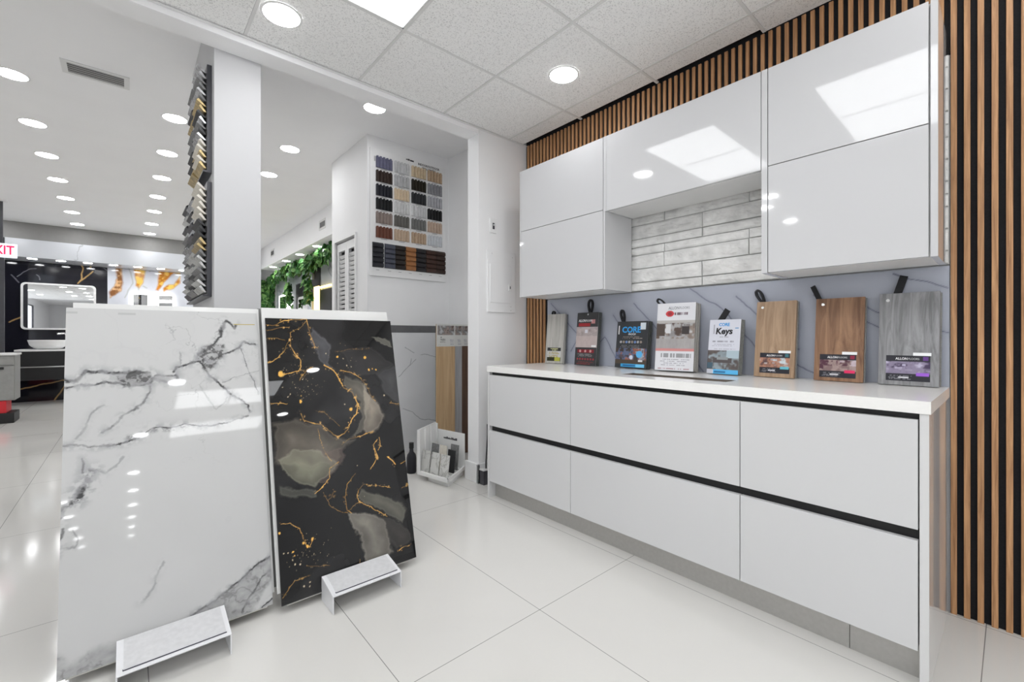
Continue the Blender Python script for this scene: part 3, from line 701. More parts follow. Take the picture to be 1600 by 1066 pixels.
SMOKE = [((0.11, 0.11, 0.12), 0.02, [(0.186, 1.172), (0.211, 1.142), (0.249, 1.106), (0.274, 1.068), (0.271, 1.024), (0.254, 0.988), (0.273, 0.958), (0.239, 0.967), (0.214, 0.997), (0.203, 1.04), (0.187, 1.098)]), ((0.16, 0.155, 0.13), 0.012, [(0.482, 1.114), (0.513, 1.106), (0.553, 1.094), (0.604, 1.088), (0.604, 1.056), (0.549, 1.053), (0.503, 1.082)]), ((0.13, 0.118, 0.095), 0.02, [(0.32, 0.927), (0.377, 0.908), (0.417, 0.861), (0.45, 0.798), (0.403, 0.714), (0.367, 0.647), (0.314, 0.619), (0.34, 0.665), (0.379, 0.732), (0.38, 0.783), (0.355, 0.829), (0.328, 0.86), (0.31, 0.898)]), ((0.3, 0.26, 0.21), 0.03, [(0.417, 0.861), (0.45, 0.798), (0.484, 0.757), (0.501, 0.688), (0.489, 0.652), (0.455, 0.627), (0.395, 0.629), (0.375, 0.653), (0.396, 0.715), (0.409, 0.772)]), ((0.12, 0.105, 0.085), 0.03, [(0.002, 0.71), (0.079, 0.713), (0.191, 0.692), (0.253, 0.635), (0.32, 0.604), (0.274, 0.564), (0.257, 0.522), (-0.006, 0.57)]), ((0.03, 0.028, 0.028), 0.02, [(0.314, 1.031), (0.483, 1.042), (0.597, 0.959), (0.498, 0.886), (0.437, 0.905), (0.349, 0.932)]), ((0.05, 0.05, 0.052), 0.03, [(0.498, 0.886), (0.596, 0.951), (0.609, 0.847), (0.613, 0.736), (0.536, 0.79)]), ((0.23, 0.225, 0.165), 0.015, [(0.006, 0.586), (0.086, 0.608), (0.19, 0.591), (0.259, 0.519), (0.22, 0.496), (0.166, 0.456), (0.136, 0.427), (0.104, 0.462), (0.06, 0.506), (0.009, 0.537)]), ((0.11, 0.11, 0.09), 0.02, [(0.005, 0.462), (0.142, 0.411), (0.139, 0.377), (0.105, 0.381), (0.01, 0.427)]), ((0.1, 0.075, 0.065), 0.02, [(0.19, 0.591), (0.294, 0.573), (0.274, 0.516), (0.219, 0.489), (0.194, 0.443), (0.166, 0.456), (0.229, 0.524)]), ((0.26, 0.24, 0.205), 0.02, [(0.284, 0.28), (0.33, 0.276), (0.399, 0.247), (0.434, 0.192), (0.459, 0.11), (0.469, 0.047), (0.417, 0.034), (0.339, 0.045), (0.33, 0.119), (0.314, 0.196), (0.296, 0.244)]), ((0.13, 0.125, 0.1), 0.02, [(0.371, 0.375), (0.467, 0.338), (0.54, 0.29), (0.559, 0.222), (0.526, 0.168), (0.472, 0.228), (0.412, 0.297), (0.367, 0.338)]), ((0.05, 0.045, 0.04), 0.03, [(0.405, 0.23), (0.485, 0.194), (0.548, 0.131), (0.559, 0.073), (0.487, 0.057), (0.459, 0.11)])]
def white_marble(X, Z):
    wx = X + 0.022*(fbm(X, Z, 22, 51, 5, 0.7)-0.5) + 0.022*(fbm(X, Z, 5, 61, 3)-0.5)*0.5
    wz = Z + 0.022*(fbm(X, Z, 22, 71, 5, 0.7)-0.5) + 0.022*(fbm(X, Z, 5, 81, 3)-0.5)*0.5
    base = 0.52+0.04*(fbm(X, Z, 4, 91, 4)-0.5)
    c = np.stack([base, base, base*0.995], -1)
    fine = fbm(X, Z*1.6, 40, 101, 4); broken = sstep(0.25, 0.6, fbm(X, Z, 22, 111, 3))
    for s, f, pts in WHITE_PATCHES:
        sd = polysd(wx, wz, pts)
        a = s*(1-sstep(-f*0.3, f, sd))*(0.55+0.9*(fine-0.3))
        rg = np.abs(fbm(X*1.2+Z*0.8, Z*1.2-X*0.6, 18, 121, 4)-0.5)
        a = a*(0.75+0.5*(1-sstep(0.0, 0.08, rg)))
        c = lerp(c, (0.24,0.24,0.24), np.clip(a*2.0, 0, 1))
    for i, (w, s, pts) in enumerate(WHITE_VEINS):
        d = segdist(wx, wz, pts)
        core = (1-sstep(w*0.25, w*1.5, d))
        if w > 0.008: core = core*sstep(0.46, 0.54, fbm(X, Z, 70, 131+i, 4))*1.1
        c = lerp(c, (0.06,0.06,0.062), np.clip(1.2*s*core*(0.45+0.75*broken), 0, 1))
        c = lerp(c, (0.30,0.30,0.31), np.clip(0.55*s*(1-sstep(0, w*4+0.012, d))*sstep(0.42, 0.62, fbm(X, Z, 50, 105, 4))*1.4, 0, 1))
    up = sstep(0.55, 0.75, Z)*sstep(0.15, 0.5, X+0.25*(Z-0.6))
    net = np.abs(fbm(X+0.02*fine, Z, 9, 145, 5)-0.5)
    c = lerp(c, (0.22,0.22,0.225), 0.55*up*(1-sstep(0.0, 0.010, net))*sstep(0.40, 0.62, fbm(X, Z, 6, 147, 3)))
    for s, f, pts in WHITE_PATCHES[:2]:
        m_ = 1-sstep(-0.002, 0.016, polysd(wx, wz, pts)); c = lerp(c, (0.05,0.05,0.05), 0.75*m_*sstep(0.53, 0.60, fbm(X, Z, 65, 149, 4)))
    far = np.abs(fbm(X, Z, 3.5, 141, 5)-0.5)
    c = lerp(c, (0.45,0.45,0.46), 0.22*(1-sstep(0.0, 0.012, far))*sstep(0.45, 0.7, fbm(X, Z, 3, 151, 2)))
    m = (X > 0.515) & (X < 0.595) & (np.abs(Z-1.163) < 0.0022); c[m] = (0.42,0.34,0.08)
    m = (Z > LW-0.022) & (Z < LW-0.014) & ((X < 0.03) | ((X > 0.14) & (X < 0.19))); c[m] = c[m]*0.82
    return np.clip(c, 0, 1)
def black_gold(X, Z):
    wx = X + 0.10*(fbm(X, Z, 6, 161, 6, 0.6)-0.5); wz = Z + 0.10*(fbm(X, Z, 6, 171, 6, 0.6)-0.5)
    n = fbm(X, Z, 4, 181, 5)
    c = np.stack([0.007+0.014*sstep(0.45, 0.75, n)]*3, -1)*np.array([1, 0.97, 1.0])
    fl = fbm(X+0.3*Z, Z, 6, 191, 4)
    for s, f, pts in SMOKE:
        sd = polysd(wx, wz, pts)
        a = 1-sstep(-f*0.35, f*0.4, sd)
        deep = sstep(0, 0.10, -sd)
        rim = np.exp(-((sd+0.004)/0.004)**2)*0.35
        c = lerp(c, tuple(q*1.75 for q in s), np.clip(a*(0.40+0.60*deep)*(0.45+1.1*(fl-0.2)), 0, 1))
        c = lerp(c, tuple(min(1, q*1.5+0.02) for q in s), rim*0.5)
    g = fbm(X, Z, 60, 201, 3); g2 = fbm(X, Z, 13, 205, 2)
    gx_ = X + 0.012*(fbm(X, Z, 34, 211, 5, 0.7)-0.5); gz_ = Z + 0.012*(fbm(X, Z, 34, 221, 5, 0.7)-0.5)
    for w, s, pts in GOLD_VEINS:
        d = segdist(gx_, gz_, pts)
        a = s*(1-sstep(w*0.12, w*0.62, d))*(0.5+0.8*g)
        c = lerp(c, (0.60,0.36,0.12), np.clip(s*0.9*(1-sstep(w*0.5, w*3.5, d))*sstep(0.70, 0.76, fbm(X, Z, 95, 207, 2)), 0, 1))
        c = lerp(c, (0.72,0.40,0.10), np.clip(a*(0.35+1.3*sstep(0.35, 0.65, g2)), 0, 1))
    for x, z, r in GOLD_DOTS:
        d = np.hypot(gx_-x, (gz_-z)*0.85) + 0.006*(g-0.5)
        a = 1-sstep(r*0.35, r*0.62, d)
        c = lerp(c, (0.85,0.48,0.10) if r > 0.006 else (0.55,0.45,0.30), np.clip(a, 0, 1))
    sp = np.random.RandomState(3)
    for (cx, cz, sx_, sz_, n_) in ((0.12,0.93,0.09,0.05,40),(0.16,0.86,0.08,0.05,40),(0.12,0.16,0.10,0.07,50),(0.25,1.0,0.2,0.12,30)):
        for _ in range(n_):
            x, z = cx+sp.randn()*sx_*0.5, cz+sp.randn()*sz_*0.5
            a = 1-sstep(0.0006, 0.0022, np.hypot(X-x, Z-z)); c = lerp(c, (0.45,0.36,0.22), a*sp.rand())
    return np.clip(c, 0, 1)

def lean(y0, z0, y1, z1):
    return -math.atan2(y1-y0, z1-z0), math.hypot(y1-y0, z1-z0)
aW, LW = lean(1.96, 0.035, 2.255, 1.215)
aB, LB = lean(1.918, 0.035, 2.2, 1.193)
TS = 0.010
s = panel('marble_slab', 0.606, LW, TS, 380, 740, white_marble, M['paint_slab'], loc=(-0.165,1.96,0.035), rot=(aW,0,0), edge=(0.6,0.6,0.6))
tag(s, 'large polished white marble slab with grey veins at the left, front of its stack', 'slab', 'polished stone slabs on the floor display')
s = panel('marble_slab', 0.598, LB, TS, 380, 740, black_gold, M['paint_black_slab'], loc=(0.463,1.918,0.035), rot=(aB,0,0), edge=(0.35,0.34,0.33))
tag(s, 'large polished black slab with gold veins, front of the right hand stack', 'slab', 'polished stone slabs on the floor display')
def hidden_slab(x0, y0, z0, w, L, a, m, label):
    o = MB().box((0,0,0),(w,TS,L)).build('marble_slab', m, loc=(x0,y0,z0), rot=(a,0,0))
    tag(o, label, 'slab', 'polished stone slabs on the floor display')
ca, sa_ = math.cos(-aW), math.sin(-aW)
hidden_slab(-0.148, 1.976, 0.074, 0.598, 1.196, aW, M['porcelain_white'], 'pale slab directly behind the white marble slab, only its top edge showing')
hidden_slab(-0.156, 2.002, 0.062, 0.590, 1.186, aW, M['slabedge'], 'third slab of the left stack, a thin grey line behind the pale one')
hidden_slab(0.4535, 1.942, 0.078, 0.598, 1.196, aB, M['porcelain_white'], 'white slab directly behind the black and gold slab, its top edge showing')
hidden_slab(0.446, 1.990, 0.085, 0.596, 1.186, aB, M['slabedge_dark'], 'dark edged slab, third in the right hand stack')
hidden_slab(0.4385, 2.035, 0.075, 0.596, 1.192, aB, M['slabedge'], 'rearmost grey edged slab of the right hand stack')

# the floor racks that carry the stacks
def rack(x0, w, yb, a, label):
    t = empty('slab_rack', (x0+w/2, yb, 0), label=label, cat='display rack', group='metal floor racks under the slabs')
    MB().box((-w/2+0.02,0.006,0.0315),(w/2-0.02,0.16,0.035)).box((-w/2+0.08,0.085,0.0),(w/2-0.08,0.15,0.0315)).build('ledge', M['alu'], t)
    for sx in (-1, 1):
        f = MB(); xx = sx*(w/2-0.12)
        f.hexa([(xx-0.015,0.125,0.035),(xx+0.015,0.125,0.035),(xx+0.015,0.15,0.035),(xx-0.015,0.15,0.035)] +
               [(xx-0.015,0.125+0.95*math.tan(-a),0.985),(xx+0.015,0.125+0.95*math.tan(-a),0.985),(xx+0.015,0.15+0.95*math.tan(-a),0.985),(xx-0.015,0.15+0.95*math.tan(-a),0.985)])
        f.hexa([(xx-0.012,0.62,0.0),(xx+0.012,0.62,0.0),(xx+0.012,0.645,0.0),(xx-0.012,0.645,0.0),
                (xx-0.012,0.355,0.93),(xx+0.012,0.355,0.93),(xx+0.012,0.38,0.93),(xx-0.012,0.38,0.93)])
        f.box((xx-0.012,0.13,0.0),(xx+0.012,0.645,0.02))
        f.build('upright', M['gunmetal'], t)
rack(-0.165, 0.606, 1.952, aW, 'dark metal floor rack holding the white marble slabs')
rack(0.463, 0.598, 1.91, aB, 'dark metal floor rack holding the black and gold slab')

def label_stand(x0, w, yf, yb, label):
    t = empty('label_stand', (x0, yf, 0), label=label, cat='label stand', group='white metal label stands in front of the slabs')
    D = yb-yf; zf, zb = 0.072, 0.098; th = 0.004
    MB().hexa([(0,0,zf-th),(w,0,zf-th),(w,D,zb-th),(0,D,zb-th),(0,0,zf),(w,0,zf),(w,D,zb),(0,D,zb)]).build('top_plate', M['steel'], t, bevel=0.0008)
    for x in (0, w-th):
        MB().hexa([(x,0,0),(x+th,0,0),(x+th,D,0),(x,D,0),(x,0,zf-th),(x+th,0,zf-th),(x+th,D,zb-th),(x,D,zb-th)]).build('leg', M['steel'], t, bevel=0.0005)
    def zt(y): return zf+(zb-zf)*y/D
    a, b = 0.016, D-0.004
    MB().hexa([(0.018,a,zt(a)),(w-0.014,a,zt(a)),(w-0.014,b,zt(b)),(0.018,b,zt(b)),(0.018,a,zt(a)+0.002),(w-0.014,a,zt(a)+0.002),(w-0.014,b,zt(b)+0.002),(0.018,b,zt(b)+0.002)]).build('label_insert', M['labelgrey'], t)
    MB().hexa([(0.016,a-0.003,zt(a)),(w-0.013,a-0.003,zt(a)),(w-0.013,a,zt(a)),(0.016,a,zt(a)),(0.016,a-0.003,zt(a)+0.0024),(w-0.013,a-0.003,zt(a)+0.0024),(w-0.013,a,zt(a)+0.0024),(0.016,a,zt(a)+0.0024)]).box((0.0155,a,zt(a)),(0.0175,a+0.004,zt(a)+0.0024)).build('label_edge', M['darkline'], t)
label_stand(-0.026, 0.302, 1.800, 1.962, 'white metal label stand in front of the white marble slab')
label_stand(0.617, 0.297, 1.785, 1.922, 'white metal label stand in front of the black and gold slab')

# ================================================================== flooring sample boards on the counter
ZT = 0.9072
def noise_photo(X, Z, cols, s=25, seed=5):
    """a small interior snapshot: soft colour masses with furniture sized blocks"""
    C_ = np.array(cols); n = fbm(X, Z, s, seed, 4); t = np.clip((n-0.3)*2.5, 0, 0.999)*(len(cols)-1)
    k = t.astype(int); f = sstep(0.2, 0.8, t-k)[..., None]
    c = C_[k]*(1-f)+C_[np.minimum(k+1, len(cols)-1)]*f
    rr = np.random.RandomState(seed); w, h = X.max(), Z.max()
    for _ in range(26):
        cx, cz, a, b = rr.rand()*w, rr.rand()*h, w*(0.02+0.07*rr.rand()), h*(0.01+0.03*rr.rand())
        m = (abs(X-cx) < a) & (abs(Z-cz) < b); q = C_[rr.randint(len(cols))]*(0.6+0.8*rr.rand())
        c[m] = 0.35*c[m]+0.65*q
    return np.clip(c*(0.8+0.4*fbm(X, Z, s*3, seed+50, 3))[..., None], 0, 1)
def fill(c, X, Z, x0, x1, z0, z1, col):
    m = (X >= x0) & (X <= x1) & (Z >= z0) & (Z <= z1)
    c[m] = col[m] if isinstance(col, np.ndarray) else col
def lines(c, X, Z, x0, x1, z0, z1, n, col, seed=1, duty=0.5, cw=0.004):
    h = (z1-z0)/n
    for k in range(n):
        za = z0+k*h
        on = vnoise(X/cw, X*0+k*3.3+seed, seed) > 0.35
        rr = np.random.RandomState(seed+k); a = x0+(x1-x0)*rr.rand()*0.12; b = x1-(x1-x0)*rr.rand()*0.2
        m = (X >= a) & (X <= b) & (Z >= za) & (Z <= za+h*duty) & on
        c[m] = col
def strap_loop(t, cx, z, dx, dz, r, yo=0.012, th=0.004, dep=0.014, fat=0.0):
    """teardrop loop of webbing rising from (cx, z) in the board's own plane"""
    pts = []
    L = math.hypot(dx, dz); ux, uz = dx/L, dz/L; px, pz = -uz, ux
    for k in range(25):
        a = 2*PI*k/24; s_ = (1-math.cos(a))/2; wv = math.sin(a)*r*(0.35+0.65*s_)
        pts.append((cx+ux*L*s_+px*wv, z+uz*L*s_+pz*wv))
    mb = MB()
    for (x0, z0), (x1, z1) in zip(pts[:-1], pts[1:]):
        d = Vector((x1-x0, z1-z0)); 
        if d.length < 1e-6: continue
        d.normalize(); nx_, nz_ = -d.y*th, d.x*th
        mb.hexa([(x0-nx_,yo,z0-nz_),(x1-nx_,yo,z1-nz_),(x1-nx_,yo+dep,z1-nz_),(x0-nx_,yo+dep,z0-nz_),
                 (x0+nx_,yo,z0+nz_),(x1+nx_,yo,z1+nz_),(x1+nx_,yo+dep,z1+nz_),(x0+nx_,yo+dep,z0+nz_)])
    mb.build('strap', M['strap'], t)
def strap_flat(t, cx, z, dx, dz, w, yo=0.008):
    L = math.hypot(dx, dz); ux, uz = dx/L, dz/L; px, pz = -uz*w/2, ux*w/2
    mb = MB()
    for y in (yo, yo+0.006):
        mb.hexa([(cx-px,y,z-pz-0.01),(cx+px,y,z+pz-0.01),(cx+px,y+0.0035,z+pz-0.01),(cx-px,y+0.0035,z-pz-0.01),
                 (cx+dx-px,y,z+dz-pz),(cx+dx+px,y,z+dz+pz),(cx+dx+px,y+0.0035,z+dz+pz),(cx+dx-px,y+0.0035,z+dz-pz)])
    e = (cx+dx, z+dz)
    mb.hexa([(e[0]-px-ux*0.003,yo,e[1]-pz-uz*0.003),(e[0]+px-ux*0.003,yo,e[1]+pz-uz*0.003),(e[0]+px-ux*0.003,yo+0.0095,e[1]+pz-uz*0.003),(e[0]-px-ux*0.003,yo+0.0095,e[1]-pz-uz*0.003),
             (e[0]-px+ux*0.003,yo,e[1]-pz+uz*0.003),(e[0]+px+ux*0.003,yo,e[1]+pz+uz*0.003),(e[0]+px+ux*0.003,yo+0.0095,e[1]+pz+uz*0.003),(e[0]-px+ux*0.003,yo+0.0095,e[1]-pz+uz*0.003)])
    mb.build('strap', M['strap'], t)

def board(name, label, group, yl, yr, xb, xt, h, thick, m, yaw=0.0, cover=None, edge=None, layers=1):
    """leaning sample: yl/yr = left/right ends along the wall, xb = foot of the front face, xt = its top"""
    w = (yl-yr)/math.cos(yaw)
    lean_a = -math.asin(min(0.3, (xt-xb)/h)); zt0 = ZT+thick*math.sin(-lean_a)
    t = empty(name, (xb, yl, zt0), (lean_a, 0, -PI/2+yaw), label=label, cat='flooring sample', group=group)
    t.rotation_mode = 'XYZ'
    if cover is None:
        MB().box((0,0,0),(w,thick,h)).build('plank_face', m, t, bevel=0.0012)
        if layers > 1:
            MB().box((0.002,thick,0.003),(w+0.004,thick+0.008,h-0.003)).build('rear_plank', edge, t)
    else:
        panel('printed_cover', w, h, 0.002, 90, 180, cover, M['paint_print'], t, edge=(0.5,0.5,0.5))
        y = 0.0022
        for k in range(layers):
            d = (thick-0.002)/layers
            MB().box((0.001,y,0.001),(w-0.0005+0.003*k,y+d-0.0008,h-0.001)).build('plank_layer', edge, t); y += d
    return t, w
GB = 'flooring sample boards leaning on the backsplash'
def alon(t, x, z, size, m, y=-0.0006):
    text('lettering', 'ALLON', size, m, t, (x-size*0.05, y, z), align='RIGHT', bold=size*0.01, sx=0.8)
    text('lettering', 'FLOORS', size*0.82, m, t, (x, y, z-size*0.02), align='LEFT', sx=0.8)

def sticker(t, x0, z0, w, h, tint, photo, seed, white_dx=0.62):
    def f(X, Z):
        c = np.ones(X.shape+(3,))*np.array([0.012,0.012,0.02])
        m = (Z > h*0.28) & (Z < h*0.76)
        ph = noise_photo(X, Z, photo, 30, seed)
        c[m] = ph[m]
        m2 = m & (Z < h*0.5) & (X > w*0.1); c[m2] = c[m2]*0.5+np.array(photo[1])*0.5
        fill(c, X, Z, w*0.70, w*0.97, h*0.22, h*0.34, tint)
        fill(c, X, Z, w*0.84, w*0.96, h*0.80, h*0.96, tuple(q*0.35 for q in tint))
        lines(c, X, Z, w*0.05, w*0.62, h*0.05, h*0.26, 3, (0.25,0.25,0.28), seed, 0.4)
        fill(c, X, Z, w*0.30, w*0.52, h*0.10, h*0.15, (0.75,0.75,0.78))
        return c
    st_ = panel('sticker', w, h, 0.0008, 60, 40, f, M['paint_print'], t, loc=(x0,-0.0009,z0))
    MB().box((x0+w*white_dx,-0.0012,z0+h),(x0+w*1.02,-0.0002,z0+h*1.12)).build('small_label', M['white_ink'], t)
    text('lettering', 'ALLON', h*0.13, M['white_ink'], t, (x0+w*0.50, -0.0016, z0+h*0.87), align='RIGHT', bold=0.0002, sx=0.85)
    text('lettering', 'FLOORS', h*0.105, M['labelgrey'], t, (x0+w*0.51, -0.0016, z0+h*0.87), align='LEFT', sx=0.85)
def rivet(t, x, z):
    MB().tube([(x,-0.0025,z),(x,0.002,z)], 0.0065, 16).build('rivet', M['rivet'], t)

# 1 light grey plank, small yellow sticker
t, w = board('flooring_sample', 'small light grey plank sample at the far left end of the counter', GB, 2.352, 2.190, 2.395, 2.430, 0.372, 0.022, M['woodlightgrey'], yaw=R(6), edge=M['edge_grey'], layers=2)
def y1(X, Z):
    c = np.ones(X.shape+(3,))*0.55
    fill(c, X, Z, 0, 1, 0.075, 0.10, (0.02,0.02,0.02)); fill(c, X, Z, 0, 1, 0, 0.028, (0.03,0.03,0.01))
    fill(c, X, Z, 0.07, 0.12, 0.0, 0.028, (0.45,0.45,0.06)); lines(c, X, Z, 0.0, 0.12, 0.028, 0.075, 4, (0.4,0.33,0.12), 4)
    lines(c, X, Z, 0.03, 0.11, 0.080, 0.098, 2, (0.5,0.5,0.25), 8)
    return c
panel('sticker', 0.125, 0.10, 0.0008, 40, 30, y1, M['paint_print'], t, loc=(0.018,-0.0009,0.018))
strap_loop(t, 0.035, 0.36, 0.012, 0.035, 0.016)
# 2 dark card, red lettering, room photo
def c2(X, Z):
    c = np.ones(X.shape+(3,))*np.array([0.035,0.035,0.037])
    m = (Z > 0.125) & (Z < 0.268); ph = noise_photo(X, Z, [(0.30,0.22,0.24),(0.42,0.36,0.35),(0.36,0.31,0.30)], 18, 7)
    c[m] = ph[m]; m = m & (Z < 0.205); c[m] = (np.array([0.46,0.385,0.37])*(0.9+0.2*fbm(X, Z, 60, 3))[..., None])[m]
    fill(c, X, Z, 0.075, 0.10, 0.225, 0.25, (0.6,0.6,0.65)); fill(c, X, Z, 0.14, 0.18, 0.128, 0.14, (0.75,0.75,0.75))
    fill(c, X, Z, 0.015, 0.12, 0.272, 0.294, (0.30,0.015,0.02)); fill(c, X, Z, 0.128, 0.162, 0.29, 0.32, (0.5,0.22,0.22))
    fill(c, X, Z, 0.02, 0.165, 0.088, 0.110, (0.20,0.01,0.02))
    for k in range(3):
        m = np.hypot(X-(0.045+0.045*k), Z-0.099) < 0.009; c[m] = (0.55,0.3,0.28)
    lines(c, X, Z, 0.015, 0.17, 0.060, 0.082, 3, (0.28,0.28,0.28), 3); 
    for k in range(7):
        m = np.hypot(X-(0.025+0.023*k), Z-0.043) < 0.007; c[m] = (0.35,0.03,0.04)
    lines(c, X, Z, 0.015, 0.17, 0.008, 0.03, 2, (0.22,0.03,0.03), 5)
    return c
t, w = board('flooring_sample', 'dark grey sample box with red lettering and a pale room photo', GB, 2.055, 1.868, 2.390, 2.428, 0.370, 0.034, None, cover=c2, edge=M['edge_dark'], layers=2)
alon(t, 0.080, 0.312, 0.024, M['white_ink']); rivet(t, 0.096, 0.355)
strap_loop(t, 0.10, 0.365, -0.006, 0.095, 0.024, th=0.0065)
# 3 black CORE card
def c3(X, Z):
    c = np.ones(X.shape+(3,))*np.array([0.028,0.03,0.034])
    m = (Z > 0.025) & (Z < 0.125); ph = noise_photo(X, Z, [(0.05,0.035,0.03),(0.10,0.13,0.22),(0.30,0.10,0.06),(0.32,0.36,0.42)], 26, 9)
    c[m] = ph[m]; m = (Z > 0.025) & (Z < 0.052); c[m] = (0.07,0.05,0.035)
    m = (np.hypot(X-0.175, Z-0.088) < 0.022); c[m] = (0.10,0.42,0.75)
    m = (np.hypot(X-0.118, Z-0.068) < 0.013); c[m] = (0.60,0.65,0.75)
    fill(c, X, Z, 0.045, 0.215, 0.006, 0.025, (0.04,0.36,0.66)); fill(c, X, Z, 0.155, 0.215, 0.006, 0.025, (0.18,0.60,0.90)); fill(c, X, Z, 0.06, 0.15, 0.011, 0.020, (0.02,0.12,0.30))
    fill(c, X, Z, 0.17, 0.20, 0.040, 0.052, (0.7,0.7,0.7))
    fill(c, X, Z, 0.172, 0.210, 0.245, 0.288, (0.62,0.68,0.72))
    for k in range(8):
        m = np.hypot(X-(0.035+0.021*k), Z-0.165) < 0.008; c[m] = [(0.4,0.4,0.4),(0.3,0.25,0.2),(0.15,0.25,0.5)][k % 3]
    lines(c, X, Z, 0.04, 0.19, 0.186, 0.205, 2, (0.3,0.26,0.22), 2); lines(c, X, Z, 0.02, 0.20, 0.130, 0.150, 2, (0.16,0.16,0.17), 3)
    fill(c, X, Z, 0.012, 0.020, 0.215, 0.27, (0.7,0.7,0.7))
    return c
t, w = board('flooring_sample', 'black sample box with blue CORE lettering above a dog and sofa photo', GB, 1.712, 1.485, 2.390, 2.425, 0.298, 0.038, None, cover=c3, edge=M['edge_dark'], layers=3)
text('lettering', 'CORE', 0.052, M['blue_ink'], t, (0.108, -0.0006, 0.242), bold=0.0014)
text('lettering', 'PROOF', 0.017, M['white_ink'], t, (0.115, -0.0007, 0.214))
strap_loop(t, 0.035, 0.29, -0.022, 0.085, 0.016, th=0.006)
# 4 white card with red crest, thick stack
def c4(X, Z):
    c = np.ones(X.shape+(3,))*np.array([0.70,0.70,0.73])
    m = (Z > 0.125) & (Z < 0.275); ph = noise_photo(X, Z, [(0.10,0.065,0.05),(0.36,0.35,0.35),(0.25,0.20,0.17),(0.62,0.62,0.62)], 17, 14); c[m] = ph[m]
    m = (Z > 0.125) & (Z < 0.185); c[m] = (np.array([0.36,0.34,0.335])*(0.85+0.3*fbm(X*3, Z, 30, 3))[..., None])[m]
    fill(c, X, Z, 0.15, 0.19, 0.21, 0.255, (0.04,0.03,0.03)); fill(c, X, Z, 0.0, 0.05, 0.20, 0.272, (0.07,0.05,0.04)); fill(c, X, Z, 0.055, 0.085, 0.215, 0.27, (0.62,0.62,0.63))
    fill(c, X, Z, 0.0, 1, 0.112, 0.128, (0.60,0.25,0.24)); fill(c, X, Z, 0, 1, 0.275, 0.290, (0.45,0.43,0.41))
    lines(c, X, Z, 0.01, 0.22, 0.075, 0.105, 1, (0.30,0.30,0.31), 6, 0.8, 0.006); lines(c, X, Z, 0.03, 0.20, 0.03, 0.072, 4, (0.35,0.35,0.38), 7, 0.45)
    lines(c, X, Z, 0.01, 0.22, 0.008, 0.024, 1, (0.45,0.30,0.32), 9, 0.4)
    m = ((X-0.075)/0.024)**2+((Z-0.33)/0.018)**2 < 1; c[m] = (0.55,0.03,0.04)
    m = ((X-0.075)/0.012)**2+((Z-0.33)/0.010)**2 < 1; c[m] = (0.30,0.02,0.03)
    lines(c, X, Z, 0.10, 0.20, 0.322, 0.345, 1, (0.15,0.10,0.12), 5, 0.6)
    return c
t, w = board('flooring_sample', 'white sample box with a red crest and a fireplace room photo', GB, 1.388, 1.168, 2.330, 2.378, 0.392, 0.066, None, yaw=R(7), cover=c4, edge=M['edge_beige'], layers=3)
alon(t, 0.13, 0.362, 0.024, M['grey_ink'])
strap_loop(t, 0.045, 0.375, -0.06, 0.048, 0.016, th=0.0045, yo=0.02)
# 5 white Keys card
def c5(X, Z):
    c = np.ones(X.shape+(3,))*np.array([0.66,0.67,0.74])
    m = (Z > 0.022) & (Z < 0.125); ph = noise_photo(X, Z, [(0.16,0.15,0.15),(0.10,0.08,0.075),(0.28,0.33,0.36)], 14, 19); c[m] = ph[m]
    fill(c, X, Z, 0.10, 0.165, 0.085, 0.125, (0.42,0.52,0.58)); fill(c, X, Z, 0.03, 0.13, 0.06, 0.085, (0.09,0.075,0.075)); fill(c, X, Z, 0.05, 0.11, 0.075, 0.09, (0.28,0.30,0.31))
    fill(c, X, Z, 0.0, 0.03, 0.028, 0.06, (0.06,0.11,0.15))
    fill(c, X, Z, 0.0, 0.03, 0.0, 0.024, (0.55,0.56,0.62)); fill(c, X, Z, 0.035, 0.2, 0.0, 0.024, (0.10,0.45,0.78)); fill(c, X, Z, 0.04, 0.10, 0.006, 0.016, (0.03,0.16,0.34))
    lines(c, X, Z, 0.012, 0.155, 0.170, 0.182, 1, (0.33,0.33,0.38), 3, 0.6); lines(c, X, Z, 0.015, 0.15, 0.148, 0.165, 2, (0.42,0.42,0.48), 5, 0.4); lines(c, X, Z, 0.015, 0.155, 0.130, 0.142, 1, (0.48,0.48,0.54), 6, 0.5)
    fill(c, X, Z, 0.138, 0.156, 0.242, 0.247, (0.10,0.30,0.55)); fill(c, X, Z, 0.024, 0.028, 0.215, 0.265, (0.35,0.35,0.4))
    lines(c, X, Z, 0.05, 0.11, 0.196, 0.202, 1, (0.4,0.4,0.45), 6, 0.6)
    return c
t, w = board('flooring_sample', 'white sample box reading Keys above a bedroom photo', GB, 1.100, 0.934, 2.372, 2.412, 0.292, 0.034, None, yaw=R(-3), cover=c5, edge=M['edge_grey'], layers=3)
text('lettering', 'CORE', 0.024, M['blue_ink'], t, (0.080, -0.0006, 0.264), bold=0.0006, sx=0.9)
text('lettering', 'Keys', 0.046, M['ink'], t, (0.080, -0.0006, 0.228), bold=0.0016, shear=0.1)
strap_flat(t, 0.045, 0.285, 0.040, 0.060, 0.030)
